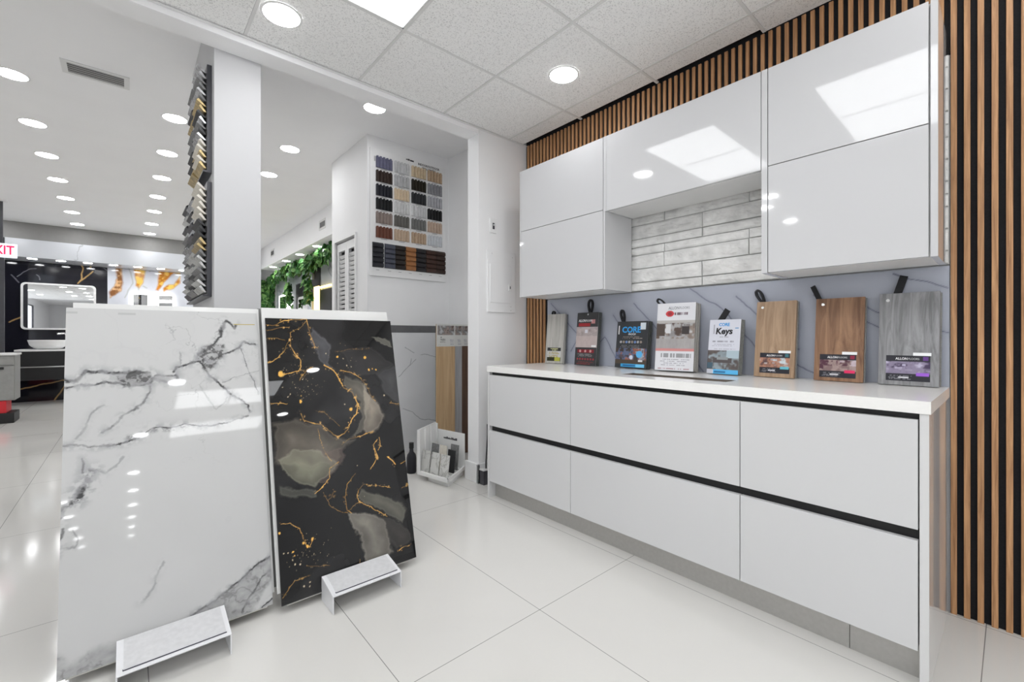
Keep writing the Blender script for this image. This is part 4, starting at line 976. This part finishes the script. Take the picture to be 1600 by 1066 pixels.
# 6, 7, 8 wooden boards with stickers
t, w = board('flooring_sample', 'tan oak plank sample with a teal photo sticker and looped strap', GB, 0.868, 0.690, 2.390, 2.438, 0.380, 0.020, M['woodtan'], edge=M['edge_grey'], layers=2)
sticker(t, 0.026, 0.020, 0.133, 0.100, (0.12,0.45,0.55), [(0.55,0.62,0.66),(0.42,0.20,0.13),(0.10,0.05,0.05)], 22)
rivet(t, 0.028, 0.350); strap_loop(t, 0.028, 0.372, -0.038, 0.072, 0.016, th=0.0055)
t, w = board('flooring_sample', 'brown oak plank sample with a crimson photo sticker', GB, 0.612, 0.430, 2.400, 2.445, 0.380, 0.016, M['woodbrown'], edge=M['edge_grey'], layers=2)
sticker(t, 0.022, 0.016, 0.135, 0.105, (0.75,0.02,0.12), [(0.55,0.45,0.50),(0.36,0.26,0.24),(0.08,0.02,0.04)], 27)
rivet(t, 0.028, 0.352); strap_flat(t, 0.016, 0.374, -0.034, 0.068, 0.020)
t, w = board('flooring_sample', 'grey oak plank sample with a purple photo sticker at the right end', GB, 0.380, 0.192, 2.402, 2.446, 0.386, 0.020, M['woodgrey'], edge=M['edge_grey'], layers=2)
sticker(t, 0.026, 0.018, 0.136, 0.105, (0.32,0.10,0.62), [(0.50,0.46,0.60),(0.26,0.22,0.32),(0.05,0.03,0.08)], 33)
rivet(t, 0.028, 0.356); strap_flat(t, 0.052, 0.378, 0.024, 0.080, 0.026)

# ================================================================== end wall: panel and switch
ep = empty('electrical_panel', (2.086, YW, 1.300), label='white flush electrical panel cover on the end wall left of the cabinets', cat='electrical panel')
MB().box((0,-0.010,0),(0.284,0,0.480)).build('cover_plate', M['paint'], ep, bevel=0.002)
MB().box((0.022,-0.014,0.075),(0.235,-0.009,0.375)).build('door', M['paint'], ep, bevel=0.0015)
MB().box((0.205,-0.019,0.175),(0.235,-0.013,0.225)).build('latch', M['trimwhite'], ep, bevel=0.001)
MB().box((0.217,-0.021,0.190),(0.224,-0.0185,0.212)).build('latch_slot', M['gunmetal'], ep)
for x, z in ((0.04,0.455),(0.25,0.445),(0.235,0.05),(0.235,0.02)):
    MB().tube([(x,-0.0125,z),(x,-0.009,z)], 0.004, 10).build('screw', M['grille'], ep)
sw = empty('light_switch', (2.112, YW, 1.916), label='small white switch plate high on the end wall above the electrical panel', cat='switch')
MB().box((0,-0.007,0),(0.063,0,0.112)).build('plate', M['trimwhite'], sw, bevel=0.002)
MB().box((0.023,-0.009,0.030),(0.043,-0.0065,0.078)).build('toggle_slot', M['gunmetal'], sw)
MB().box((0.028,-0.018,0.056),(0.038,-0.008,0.068)).build('toggle', M['grille'], sw, bevel=0.001)
pb = empty('power_box', (1.998, 2.600, 0), label='small dark box on the floor between the baseboard and the base cabinet', cat='box')
MB().box((0,0,0.0),(0.16,0.052,0.105)).build('body', M['gunmetal'], pb, bevel=0.002)
MB().box((-0.002,-0.002,0.105),(0.162,0.054,0.112)).build('lid', M['grille'], pb)
MB().tube([(0.045,0.03,0.11),(0.050,0.035,0.16),(0.060,0.04,0.24),(0.072,0.045,0.36),(0.075,0.05,0.44)], 0.005, 8).build('cable', M['ink'], pb, smooth=True)

# ================================================================== wall panel sample board
wb = empty('panel_sample_board', (1.657, 3.858, 1.667), label='white board of fluted wall panel samples in rows, hung in the recess', cat='sample board')
MB().box((0,-0.020,0),(0.802,0,1.163)).build('board', M['trimwhite'], wb, bevel=0.002)
cols_u = [(0.052,0.214),(0.232,0.389),(0.411,0.573),(0.589,0.756)]
rowz = [2.764,2.636,2.508,2.382,2.255,2.122]
pal = [[(.13,.13,.20),(.55,.55,.56),(.60,.48,.33),(.47,.34,.23)],
       [(.030,.018,.014),(.45,.45,.46),(.022,.018,.010),(.25,.25,.27)],
       [(.012,.013,.020),(.62,.50,.36),(.030,.032,.036),(.42,.42,.45)],
       [(.010,.011,.012),(.60,.60,.60),(.60,.60,.61),(.014,.014,.015)],
       [(.25,.20,.18),(.13,.125,.115),(.17,.17,.165),(.50,.38,.30)],
       [(.14,.05,.03),(.50,.38,.28),(.45,.33,.23),(.58,.60,.63)]]
cnames = [['blue grey','pale grey','cream','light brown'],['dark brown','light grey','blackish brown','mid grey'],['blue black','cream','charcoal','light grey'],
          ['black','white','white','black'],['taupe','grey brown','grey','beige'],['red brown','beige','tan','white']]
mcache = {}
def smat(c):
    if c not in mcache: mcache[c] = mat('sample_%d' % len(mcache), c, 0.45, noise=0.15, nscale=30)
    return mcache[c]
for r in range(6):
    for k, (a, b) in enumerate(cols_u):
        z1 = rowz[r]-1.667; z0 = z1-0.104; s = MB(); n = 5; p = (b-a)/n
        s.box((a,-0.026,z0),(b,-0.020,z1-0.006))
        for i in range(n):
            s.prism([(a+i*p+0.002,-0.026),(a+i*p+0.006,-0.038),(a+i*p+p*0.62,-0.038),(a+i*p+p*0.62+0.004,-0.026)], 2, z0, z1)
        tag(s.build('panel_sample', smat(pal[r][k]), wb), cnames[r][k]+' fluted panel sample')
        text('caption', '-------', 0.016, M['ink'], wb, ((a+b)/2, -0.0206, z0-0.008), sx=1.6, bold=0.0008)
bot = [(0.019,0.122,(.012,.013,.018),'blue black'),(0.136,0.237,(.06,.065,.09),'slate blue'),(0.242,0.344,(.016,.011,.009),'dark brown'),(0.348,0.454,(.33,.14,.05),'orange brown'),
       (0.459,0.565,(.014,.012,.014),'black'),(0.570,0.680,(.045,.018,.011),'chestnut'),(0.684,0.789,(.032,.014,.009),'deep brown')]
for a, b, c, nm in bot:
    s = MB().box((a,-0.026,0.078),(b,-0.020,0.305))
    for i in range(5):
        z = 0.080+0.0452*i
        s.prism([(-0.026,z),(-0.040,z+0.004),(-0.040,z+0.032),(-0.026,z+0.040)], 0, a, b)
    tag(s.build('panel_sample', smat(c), wb), nm+' ribbed panel sample')
    text('caption', '-----', 0.014, M['ink'], wb, ((a+b)/2, -0.0206, 0.055), sx=1.4, bold=0.0006)
text('title', 'INDOOR/OUTDOOR', 0.030, M['ink'], wb, (0.605, -0.0208, 1.132), bold=0.0008, sx=0.85)
text('title', 'WALL PANELS', 0.028, M['ink'], wb, (0.605, -0.0208, 1.103), bold=0.0008, sx=0.85)
MB().box((0.356,-0.0212,1.140),(0.372,-0.020,1.150)).box((0.374,-0.0212,1.138),(0.395,-0.020,1.154)).box((0.398,-0.0212,1.136),(0.439,-0.020,1.150)).build('logo', M['ink'], wb)
MB().box((0.034,-0.026,1.045),(0.046,-0.020,1.09)).build('bracket', M['rivet'], wb)

# ================================================================== long planks in the recess
pr = empty('plank_rack', (2.10, 3.40, 0), label='black floor rack holding the long flooring planks in the recess', cat='display rack')
MB().box((0.02,0.080,0),(0.375,0.16,0.02)).build('base', M['black'], pr)
MB().box((0.02,0.066,0.0),(0.375,0.078,1.19)).build('back_panel', M['black'], pr)
def header(X, Z):
    c = np.ones(X.shape+(3,))*np.array([0.62,0.62,0.60])
    m = (Z > 0.105) & (Z < 0.19) & (X > 0.008) & (X < 0.19); ph = noise_photo(X, Z, [(0.10,0.07,0.06),(0.30,0.24,0.22),(0.20,0.19,0.19),(0.42,0.42,0.43)], 22, 44); c[m] = ph[m]
    lines(c, X, Z, 0.03, 0.10, 0.035, 0.075, 4, (0.28,0.28,0.27), 4, 0.7); lines(c, X, Z, 0.14, 0.185, 0.015, 0.07, 4, (0.38,0.38,0.42), 6, 0.5)
    fill(c, X, Z, 0.04, 0.055, 0.080, 0.086, (0.05,0.05,0.05)); lines(c, X, Z, 0.01, 0.12, 0.014, 0.02, 1, (0.45,0.45,0.42), 2)
    return c
for (x0, x1, y, m, nm) in [(2.082,2.280,3.400,'plank_tan','tan oak plank in the recess, foremost of three, with a printed header card'),
                           (2.182,2.374,3.424,'plank_grey','grey plank in the recess, middle of three, mostly hidden'),
                           (2.270,2.462,3.448,'plank_brown','dark brown plank in the recess, rearmost of three beside the wall corner')]:
    t = empty('long_plank', (x0, y, 0.0), label=nm, cat='flooring plank', group='long flooring planks in the recess')
    MB().box((0,0,0),(x1-x0,0.010,1.222)).build('plank', M[m], t, bevel=0.001)
    panel('header_card', x1-x0+0.001, 0.204, 0.002, 50, 50, header, M['paint_print'], t, loc=(-0.0005,-0.0025,1.02), edge=(0.7,0.7,0.7))

# ================================================================== white tilted sample rack on the floor
Lc, Fc, Rc = Vector((1.694,3.038,0)), Vector((1.753,2.705,0)), Vector((2.033,2.895,0))
def pt(u, v, z): q = Fc+u*(Rc-Fc)+v*(Lc-Fc); return (q.x, q.y, z)
def slabq(mb, u0, u1, v0, v1, z0, z1):
    return mb.hexa([pt(u0,v0,z0),pt(u1,v0,z0),pt(u1,v1,z0),pt(u0,v1,z0),pt(u0,v0,z1),pt(u1,v0,z1),pt(u1,v1,z1),pt(u0,v1,z1)])
tr = empty('sample_rack', (1.86,2.97,0), label='small white tilted display rack with stone samples on the floor by the recess', cat='display rack')
def PR(mb, name, m, **k):
    o = mb.build(name, m, tr, **k); o.location = -Vector(tr.location); return o
PR(slabq(MB(), 0.12,1.0,0.06,0.72,0,0.028), 'base', M['rackwhite'])
b = MB(); slabq(b, 0,1,0,1,0.042,0.050); slabq(b, 0,0.05,0,1,0.050,0.072); slabq(b, 0,1,0,0.05,0.050,0.072)
for k in range(4): slabq(b, 0.2+0.2*k,0.225+0.2*k,0.05,1,0.050,0.064)
b.hexa([pt(0.2,0.15,0.028),pt(0.9,0.15,0.028),pt(0.9,0.6,0.028),pt(0.2,0.6,0.028),pt(0.2,0.15,0.042),pt(0.9,0.15,0.042),pt(0.9,0.6,0.042),pt(0.2,0.6,0.042)])
PR(b, 'tray', M['rackwhite'], bevel=0.001)
b = MB(); slabq(b, 0,1,1.0,1.03,0.042,0.385)
for u in (0.0,0.32,0.62,0.95): slabq(b, u,u+0.04,0.93,1.0,0.06,0.38)
PR(b, 'slotted_side', M['rackwhite'], bevel=0.001)
b = MB(); slabq(b, 1.0,1.03,0,1.0,0.042,0.330)
PR(b, 'back_panel', M['rackwhite'], bevel=0.001)
b = MB(); rr = random.Random(4); v = 0.72
while v > 0.25:
    w_ = rr.uniform(0.02,0.035); hz = rr.uniform(0.010,0.020)
    slabq(b, 0.992,1.0, v-w_, v, 0.262, 0.262+hz); v -= w_+0.012
PR(b, 'lettering', M['ink'])
def tile_sample(u, v0, v1, zb, h, du, m, label):
    o = MB().hexa([pt(u,v0,zb),pt(u+0.03,v0,zb),pt(u+0.03,v1,zb),pt(u,v1,zb),pt(u+du,v0,zb+h),pt(u+du+0.03,v0,zb+h),pt(u+du+0.03,v1,zb+h),pt(u+du,v1,zb+h)])
    me = o.build('tile_sample', M[m], bevel=0.0008)
    tag(me, label, 'tile sample', 'tile samples in the small white rack')
tile_sample(0.08,0.70,0.97,0.052,0.165,0.14,'sample_marble','pale veined tile sample in the front row of the white rack, left one')
tile_sample(0.08,0.38,0.65,0.052,0.165,0.14,'sample_marble','pale veined tile sample in the front row of the white rack, middle one')
tile_sample(0.08,0.07,0.34,0.052,0.165,0.14,'sample_marble','pale veined tile sample in the front row of the white rack, right one')
tile_sample(0.44,0.62,0.86,0.065,0.185,0.10,'sample_grey','grey tile sample behind the front left marble sample')
tile_sample(0.44,0.34,0.58,0.065,0.185,0.10,'sample_cream','pale tile sample behind the front middle marble sample')
tile_sample(0.44,0.06,0.30,0.065,0.165,0.10,'sample_black','black tile sample behind the front right marble sample')
tile_sample(0.68,0.08,0.34,0.065,0.185,0.10,'sample_grey','dark grey tile sample nearest the rack back panel')
bt = empty('black_bottle', (1.745, 3.235, 0), label='small black bottle on the floor left of the white sample rack', cat='bottle')
prof = [(0,0.035),(0.01,0.040),(0.12,0.040),(0.15,0.034),(0.17,0.018),(0.20,0.015)]
MB().tube([(0,0,z) for z, r in prof], [r for z, r in prof], 20).build('body', M['ink'], bt, smooth=True)
MB().tube([(0,0,0.20),(0,0,0.245)], 0.019, 16).build('cap', M['black'], bt)

# ================================================================== tile sample boards on the pillar
def tile_board(y0, y1, z0, z1, ncol, nrow, palette, label):
    t = empty('tile_sample_board', (0.349, y0, z0), label=label, cat='sample board', group='tile sample boards on the pillar side')
    W, H = y1-y0, z1-z0
    MB().box((-0.022,0,0),(0,W,H)).build('backing', M['gunmetal'], t, bevel=0.001)
    MB().box((-0.040,0,-0.006),(0,W,0.003)).build('bottom_rail', M['gunmetal'], t)
    cw_ = (W-0.02)/ncol; rh = (H-0.03)/nrow; rg = random.Random(int(z0*100))
    for cidx in range(ncol):
        for r in range(nrow):
            a = 0.012+cidx*cw_; bq = a+cw_-0.014; zb = 0.012+r*rh; dep = 0.052+0.010*((r+cidx) % 2)
            zt_ = zb+rh*0.55+0.020; zq = zb+0.004
            s = MB().hexa([(-0.034,a,zq),(-0.0225,a,zq),(-0.0225,bq,zq),(-0.034,bq,zq),
                           (-dep-0.006,a,zt_-0.006),(-dep+0.004,a,zt_+0.004),(-dep+0.004,bq,zt_+0.004),(-dep-0.006,bq,zt_-0.006)])
            s.build('tile_sample', M[palette(cidx, r/(nrow-1), rg)], t, bevel=0.0008, seg=1)
def pal_low(c, f, rg):
    if c == 0: return 'sample_cream' if f > 0.66 else ('sample_black' if f > 0.5 else ('sample_gold' if f > 0.40 else ('sample_marble' if rg.random() < 0.6 else 'sample_grey')))
    return rg.choice(['sample_black','sample_steel','sample_marble','gunmetal','sample_steel','sample_grey'])
def pal_up(c, f, rg):
    if f < 0.22: return rg.choice(['sample_gold','sample_cream','sample_gold','sample_black'])
    if 0.55 < f < 0.68: return 'sample_gold'
    return rg.choice(['sample_black','sample_steel','sample_steel','sample_grey','sample_cream'])
tile_board(2.885, 3.74, 1.335, 1.955, 3, 18, pal_low, 'lower black board of projecting tile samples on the left side of the pillar')
tile_board(2.885, 3.38, 2.010, 2.590, 2, 18, pal_up, 'upper black board of projecting tile samples on the left side of the pillar')

# ================================================================== far showroom
def black_wall(X, Z):
    c = np.ones(X.shape+(3,))*np.array([0.010,0.010,0.016])
    wx = X+0.03*(fbm(X, Z, 8, 301, 3)-0.5); wz = Z+0.03*(fbm(X, Z, 8, 311, 3)-0.5)
    G = [[(1.11,2.44),(1.16,2.34),(1.13,2.23),(1.14,2.13),(1.09,2.06)],[(1.09,2.06),(1.15,2.13),(1.19,2.19),(1.23,2.23),(1.29,2.29)],[(1.24,2.35),(1.27,2.41),(1.34,2.45)],[(0.28,1.36),(0.45,1.46)],
         [(0.0,0.1),(0.35,0.32)],[(0.3,0.2),(0.9,0.34),(1.3,0.3)],[(0.8,0.0),(0.95,0.3)]]
    W_ = [[(1.42,2.44),(1.43,2.38),(1.48,2.33)],[(0.29,2.14),(0.34,2.08),(0.38,2.02)],[(0.36,2.11),(0.43,2.2),(0.49,2.26),(0.58,2.28)],[(0.58,2.17),(0.61,2.14),(0.62,2.09)],[(0.77,2.43),(0.77,2.37)]]
    for g in G: c = lerp(c, (0.50,0.32,0.13), 0.9*(1-sstep(0.004, 0.014, segdist(wx, wz, g))))
    for g in W_: c = lerp(c, (0.25,0.25,0.28), 0.6*(1-sstep(0.003, 0.009, segdist(wx, wz, g))))
    return c
o = panel('black_marble_cladding', 1.48, 2.385, 0.012, 220, 350, black_wall, M['paint_wall'], loc=(-1.75,11.035,0), edge=(0.01,0.01,0.01))
tag(o, 'glossy black marble wall cladding with gold veins behind the vanity', 'wall cladding', 'marble claddings of the far wall')
def amber(X, Z):
    n = fbm(X, Z, 3, 401, 4)
    c = np.ones(X.shape+(3,))*np.array([0.62,0.64,0.70])*(0.85+0.3*n)[..., None]
    wx = X+0.05*(fbm(X, Z, 6, 411, 4)-0.5); wz = Z+0.05*(fbm(X, Z, 6, 421, 4)-0.5)
    t = fbm(X, Z, 14, 431, 4); t2 = sstep(0.35, 0.62, t)
    PA = [[(0.11,2.45),(0.2,2.45),(0.2,2.27),(0.21,2.12),(0.18,1.98),(0.1,1.88),(0.03,1.83),(0.02,1.94),(0.09,2.06),(0.12,2.2),(0.11,2.31)],
          [(0.37,2.45),(0.56,2.45),(0.54,2.29),(0.51,2.16),(0.45,2.04),(0.4,2.09),(0.39,2.29)],
          [(0.75,2.45),(1.08,2.45),(1.07,2.36),(0.97,2.37),(0.85,2.22),(0.73,2.0),(0.69,2.01),(0.73,2.23)],
          [(0.81,2.06),(0.89,2.13),(0.98,2.15),(1.07,2.32),(1.08,2.19),(0.97,2.06),(0.82,1.99)]]
    for k, p in enumerate(PA):
        a = 1-sstep(-0.02, 0.02, polysd(wx, wz, p)); 
        A = np.array([0.55,0.20,0.02])*(1-t2[..., None])+np.array([0.92,0.58,0.12])*t2[..., None] if k else np.array([0.25,0.10,0.03])*(1-t2[..., None])+np.array([0.75,0.45,0.22])*t2[..., None]
        c = c*(1-a[..., None])+A*a[..., None]
        rim = np.exp(-(polysd(wx, wz, p)/0.008)**2); c = lerp(c, (0.25,0.12,0.05), rim*0.4*(t > 0.5))
    for g in [[(0.3,2.42),(0.33,2.33),(0.35,2.13),(0.28,1.96),(0.24,1.85)],[(0.44,2.09),(0.44,2.0)],[(0.51,2.09),(0.56,2.05)],[(0.67,2.45),(0.61,2.38)]]:
        c = lerp(c, (0.30,0.33,0.28), 0.5*(1-sstep(0.004, 0.016, segdist(wx, wz, g))))
    return np.clip(c, 0, 1)
o = panel('amber_marble_cladding', 1.95, 2.385, 0.012, 240, 300, amber, M['paint_wall'], loc=(-0.27,11.035,0), edge=(0.5,0.5,0.5))
tag(o, 'white marble wall cladding with amber patches on the far wall', 'wall cladding', 'marble claddings of the far wall')
struct(MB().box((-3.4,10.46,2.39),(2.13,11.035,2.678)).build('trim_8', M['marble_fascia']), 'white marble clad fascia box over the far display')

mr = empty('wall_mirror', (-0.884, 11.034, 1.63), label='wide rounded mirror with white rim on the black marble wall', cat='mirror')
def rrect(w, h, r, n=8):
    p = []
    for cx, cz, a0 in ((w-r,h-r,0),(-w+r,h-r,90),(-w+r,-h+r,180),(w-r,-h+r,270)):
        for k in range(n+1):
            a = R(a0+90*k/n); p.append((cx+r*math.cos(a), cz+r*math.sin(a)))
    return p
def pr_y(pts, y0, y1): 
    m_ = MB(); m_.prism(pts, 1, y0, y1); return m_
pr_y(rrect(0.461,0.40,0.06), -0.035, -0.005).build('rim', M['trimwhite'], mr)
pr_y(rrect(0.430,0.372,0.045), -0.038, -0.034).build('glass', M['mirror'], mr)
for x0, lb in ((0.079,'small LED framed mirror on the amber marble, left one'),(0.457,'small LED framed mirror on the amber marble, right one')):
    t = empty('lit_mirror', (x0, 11.034, 1.40), label=lb, cat='mirror', group='lit mirrors on the amber marble')
    w_ = 0.235
    MB().box((0,-0.03,0),(w_,0,0.525)).build('frame', M['led'], t)
    MB().box((0.010,-0.033,0.0),(w_-0.010,-0.0301,0.517)).build('glass', M['mirror'], t)
va = empty('vanity_cabinet', (-0.92, 10.45, 0.40), label='black wall hung vanity with white top and silver drawer pull', cat='cabinet')
MB().box((-0.413,0,0),(0.413,0.58,0.47)).build('carcass', M['gunmetal'], va)
for z in (0.005,0.24): MB().box((-0.41,-0.018,z),(0.41,0,z+0.225)).build('drawer_front', M['black'], va, bevel=0.002)
MB().box((-0.38,-0.03,0.205),(0.41,-0.018,0.225)).build('drawer_pull', M['rivet'], va)
MB().box((-0.425,-0.025,0.47),(0.425,0.58,0.497)).build('vanity_top', M['trimwhite'], va)
bn = empty('vessel_basin', (-0.99, 10.68, 0.897), label='white oval vessel basin on the black vanity', cat='basin')
me_ = MB(); prof = [(0.10,0.0),(0.17,0.02),(0.22,0.07),(0.24,0.14),(0.245,0.155),(0.232,0.155),(0.21,0.08),(0.15,0.035),(0.02,0.03)]
n = 28; k0 = len(me_.v)
for r, z in prof:
    for j in range(n): a = 2*PI*j/n; me_.v.append((r*math.cos(a), r*0.72*math.sin(a), z))
for i in range(len(prof)-1):
    for j in range(n): me_.f.append((i*n+j, i*n+(j+1) % n, (i+1)*n+(j+1) % n, (i+1)*n+j))
me_.f.append(tuple(range(n))); me_.f.append(tuple(range((len(prof)-1)*n, len(prof)*n)))
me_.build('bowl', M['trimwhite'], bn, smooth=True)
fc = empty('faucet', (-0.80, 10.93, 0.897), label='chrome faucet behind the white vessel basin', cat='faucet')
MB().tube([(0,0,0),(0,0,0.24),(-0.02,-0.03,0.27),(-0.10,-0.12,0.26)], 0.014, 12).build('spout', M['rivet'], fc, smooth=True)

gc = empty('grey_base_cabinet', (-1.34, 8.5, 0.29), label='grey cabinet with a white top at the far left edge, on red and black boxes', cat='cabinet')
MB().box((-0.25,0.0,0),(0.25,0.4,0.58)).build('carcass', M['cab_grey'], gc)
MB().box((-0.25,-0.015,0.01),(-0.02,0.0,0.44)).build('door', M['cab_grey'], gc); MB().box((0.0,-0.015,0.01),(0.245,0.0,0.44)).build('door', M['cab_grey'], gc)
MB().box((-0.25,-0.015,0.46),(0.245,0.0,0.57)).build('drawer_front', M['cab_grey'], gc)
MB().box((0.12,-0.03,0.40),(0.16,-0.014,0.43)).build('handle', M['black'], gc)
MB().box((-0.26,-0.03,0.58),(0.262,0.4,0.605)).build('cabinet_top', M['trimwhite'], gc)
tag(MB().box((-1.58,8.47,0.0),(-1.09,8.85,0.13)).build('black_box', M['black'], bevel=0.006), 'black box on the floor under the grey cabinet, lowest of the pile', 'box')
tag(MB().box((-1.55,8.49,0.1302),(-1.16,8.83,0.289)).build('red_box', M['redcloth'], bevel=0.006), 'red box between the grey cabinet and the black box', 'box')
dp = empty('display_frame', (-1.62, 9.95, 0), label='tall dark display panel with a white strip at the far left edge', cat='display panel')
MB().box((-0.30,0,0),(0.24,0.04,2.60)).build('panel', M['gunmetal'], dp)
MB().box((0.12,-0.01,0),(0.17,0.0,2.30)).build('light_strip', M['trimwhite'], dp)
# exit sign
ex = empty('exit_sign', (-1.28, 9.0, 2.181), label='white exit sign with red letters hanging at the left edge', cat='sign')
MB().box((-0.15,-0.012,0),(0.15,0.012,0.19)).build('sign_face', M['exit_face'], ex, bevel=0.003)
text('letters', 'EXIT', 0.168, M['exit_red'], ex, (0.0, -0.0135, 0.095), bold=0.004, sx=0.72, ext=0.001)
MB().box((-0.02,-0.01,0.19),(0.02,0.01,0.769)).build('hanging_stem', M['gunmetal'], ex)
MB().box((-0.06,-0.04,0.755),(0.06,0.04,0.769)).build('canopy', M['trimwhite'], ex)

# ================================================================== right hand aisle of the showroom
def wallp(name, y0, y1, z0, z1, m, label, th=0.012):
    o = MB().box((2.505-th,y0,z0),(2.504,y1,z1)).build(name, m); tag(o, label, 'wall cladding', 'claddings along the ivy aisle'); return o
wallp('marble_cladding', 9.27, 10.75, 0, 2.50, M['marble_grey'], 'grey marble panel between the ivy wall and the dark niche')
wallp('marble_cladding', 6.2, 7.80, 0, 2.50, M['marble_grey'], 'grey marble panel just left of the louvered door')
wallp('dark_cladding', 7.80, 9.27, 0, 2.50, M['black'], 'black glossy panel under the hanging ivy')
tag(MB().box((2.46,8.15,2.12),(2.4925,9.2,2.45)).build('marble_valance', M['marble_grey']), 'grey marble valance above the dark niche', 'wall cladding')
t = empty('lit_mirror', (2.492, 10.03, 1.98), label='tall mirror with a bright LED frame on the grey marble panel', cat='mirror')
MB().box((-0.03,-0.37,-0.8),(0,0.37,0)).build('frame', M['led'], t)
MB().box((-0.033,-0.20,-0.78),(-0.0301,0.33,-0.03)).build('glass', M['mirror'], t)
t = empty('arched_mirror', (2.492, 8.62, 1.30), label='wide pale framed mirror in the dark niche', cat='mirror')
pts_ = [(p_[0], p_[1]+0.28) for p_ in rrect(0.42, 0.28, 0.08)]
m_ = MB(); m_.prism(pts_, 0, -0.03, 0); m_.build('frame', M['trimwhite'], t)
pts_ = [(p_[0], p_[1]+0.28) for p_ in rrect(0.36, 0.23, 0.05)]
m_ = MB(); m_.prism(pts_, 0, -0.034, -0.0301); m_.build('glass', M['mirror'], t)
tag(MB().box((2.468,7.86,0.9),(2.4925,8.10,1.98)).build('led_strip', M['led_warm']), 'warm yellow lit vertical strip beside the dark niche', 'light strip')
tag(MB().box((2.46,7.25,1.93),(2.4925,7.80,1.96)).build('led_strip', M['led_warm']), 'thin warm lit ledge at the bottom of the grey marble panel', 'light strip')
tag(MB().box((2.478,7.25,1.2),(2.4925,7.80,1.90)).build('black_cladding', M['black']), 'black panel below the warm lit ledge', 'wall cladding')

def leaf(mb, p, size, rnd, nrm):
    """pointed folded leaf"""
    n_ = Vector(nrm)+Vector((rnd.uniform(-.7,.7), rnd.uniform(-.7,.7), rnd.uniform(-.5,.5))); n_.normalize()
    a = Vector((rnd.uniform(-1,1), rnd.uniform(-1,1), rnd.uniform(-1.6,0.2))); a = (a-n_*a.dot(n_)).normalized(); s_ = n_.cross(a)
    P_ = Vector(p); L = size; W_ = size*0.42; k = len(mb.v)
    mb.v += [tuple(P_), tuple(P_+a*L*0.30+s_*W_+n_*0.010), tuple(P_+a*L*0.72+s_*W_*0.55+n_*0.006), tuple(P_+a*L), tuple(P_+a*L*0.72-s_*W_*0.55+n_*0.006), tuple(P_+a*L*0.30-s_*W_+n_*0.010), tuple(P_+a*L*0.5-n_*0.004)]
    mb.f += [(k,k+1,k+6),(k+1,k+2,k+6),(k+2,k+3,k+6),(k+3,k+4,k+6),(k+4,k+5,k+6),(k+5,k,k+6)]
def ivy(name, label, cat, pts, n, size, spread, nrm, seed, group=None):
    rnd = random.Random(seed); t = empty(name, pts[0], label=label, cat=cat, group=group); o0 = Vector(pts[0])
    a, b_ = MB(), MB(); st_ = MB()
    for _ in range(n):
        i = rnd.randrange(len(pts)-1); f = rnd.random(); p = Vector(pts[i]).lerp(Vector(pts[i+1]), f)-o0
        p += Vector((rnd.uniform(-spread[0], 0), rnd.uniform(-spread[1], spread[1]), rnd.uniform(-spread[2], spread[2])))
        leaf(a if rnd.random() < 0.6 else b_, p, size*rnd.uniform(0.7,1.3), rnd, nrm)
    a.build('leaves', M['leaf'], t); b_.build('light_leaves', M['leaf_light'], t)
    st_.tube([tuple(Vector(p)-o0) for p in pts], 0.006, 6).build('stem', M['leaf'], t)
gi = 'ivy in the showroom aisle'
ivy('ivy_garland', 'long green ivy garland along the top of the aisle wall', 'ivy', [(2.38,6.6,2.42),(2.38,7.4,2.38),(2.38,8.1,2.36),(2.38,9.0,2.40),(2.38,9.9,2.38),(2.38,10.8,2.30)], 620, 0.11, (0.09,0.10,0.10), (-1,0,0.2), 3, gi)
ivy('hanging_ivy', 'ivy strand hanging beside the warm yellow strip', 'ivy', [(2.38,8.05,2.12),(2.38,8.0,1.95),(2.38,8.02,1.75)], 130, 0.10, (0.06,0.13,0.06), (-1,0,0.2), 5, gi)
ivy('hanging_ivy', 'ivy strand hanging between the grey marble panel and the dark niche', 'ivy', [(2.38,9.2,2.12),(2.38,9.22,1.95),(2.38,9.15,1.75)], 130, 0.10, (0.06,0.12,0.06), (-1,0,0.2), 6, gi)
ivy('leaf_wall', 'wall of round green leaves right of the pillar', 'ivy', [(2.2,10.98,2.30),(2.45,10.98,2.1),(2.2,10.98,1.9),(2.45,10.98,1.7),(2.2,10.98,1.5)], 420, 0.13, (0.0,0.05,0.14), (0,-1,0.1), 8, gi)

# ================================================================== pieces of a part go one level deeper
def base(o): return o.name.split('.')[0]
RULES = {'lettering': ('sticker','printed_cover','back_panel'), 'rivet': ('plank_face','printed_cover'), 'letters': ('sign_face',), 'latch': ('door',), 'latch_slot': ('door',),
         'screw': ('cover_plate',), 'toggle_slot': ('plate',), 'toggle': ('plate',), 'glass': ('frame','rim'), 'label_insert': ('top_plate',), 'label_edge': ('top_plate',),
         'drawer_pull': ('drawer_front',), 'handle': ('door',), 'caption': ('board',), 'title': ('board',), 'logo': ('board',), 'header_card': ('plank',),
         'light_strip': ('panel',), 'cutout_liner': ('top_slab',), 'small_label': ('sticker',)}
kids = {}
for o in C.objects:
    if o.parent is not None: kids.setdefault(o.parent, []).append(o)
for root in [o for o in C.objects if o.parent is None]:
    parts = kids.get(root, [])
    for ch in parts:
        for want in RULES.get(base(ch), ()):
            host = [p for p in parts if base(p) == want and p.parent == root and p is not ch]
            if host:
                ch.location = Vector(ch.location)-Vector(host[-1].location); ch.parent = host[-1]; break
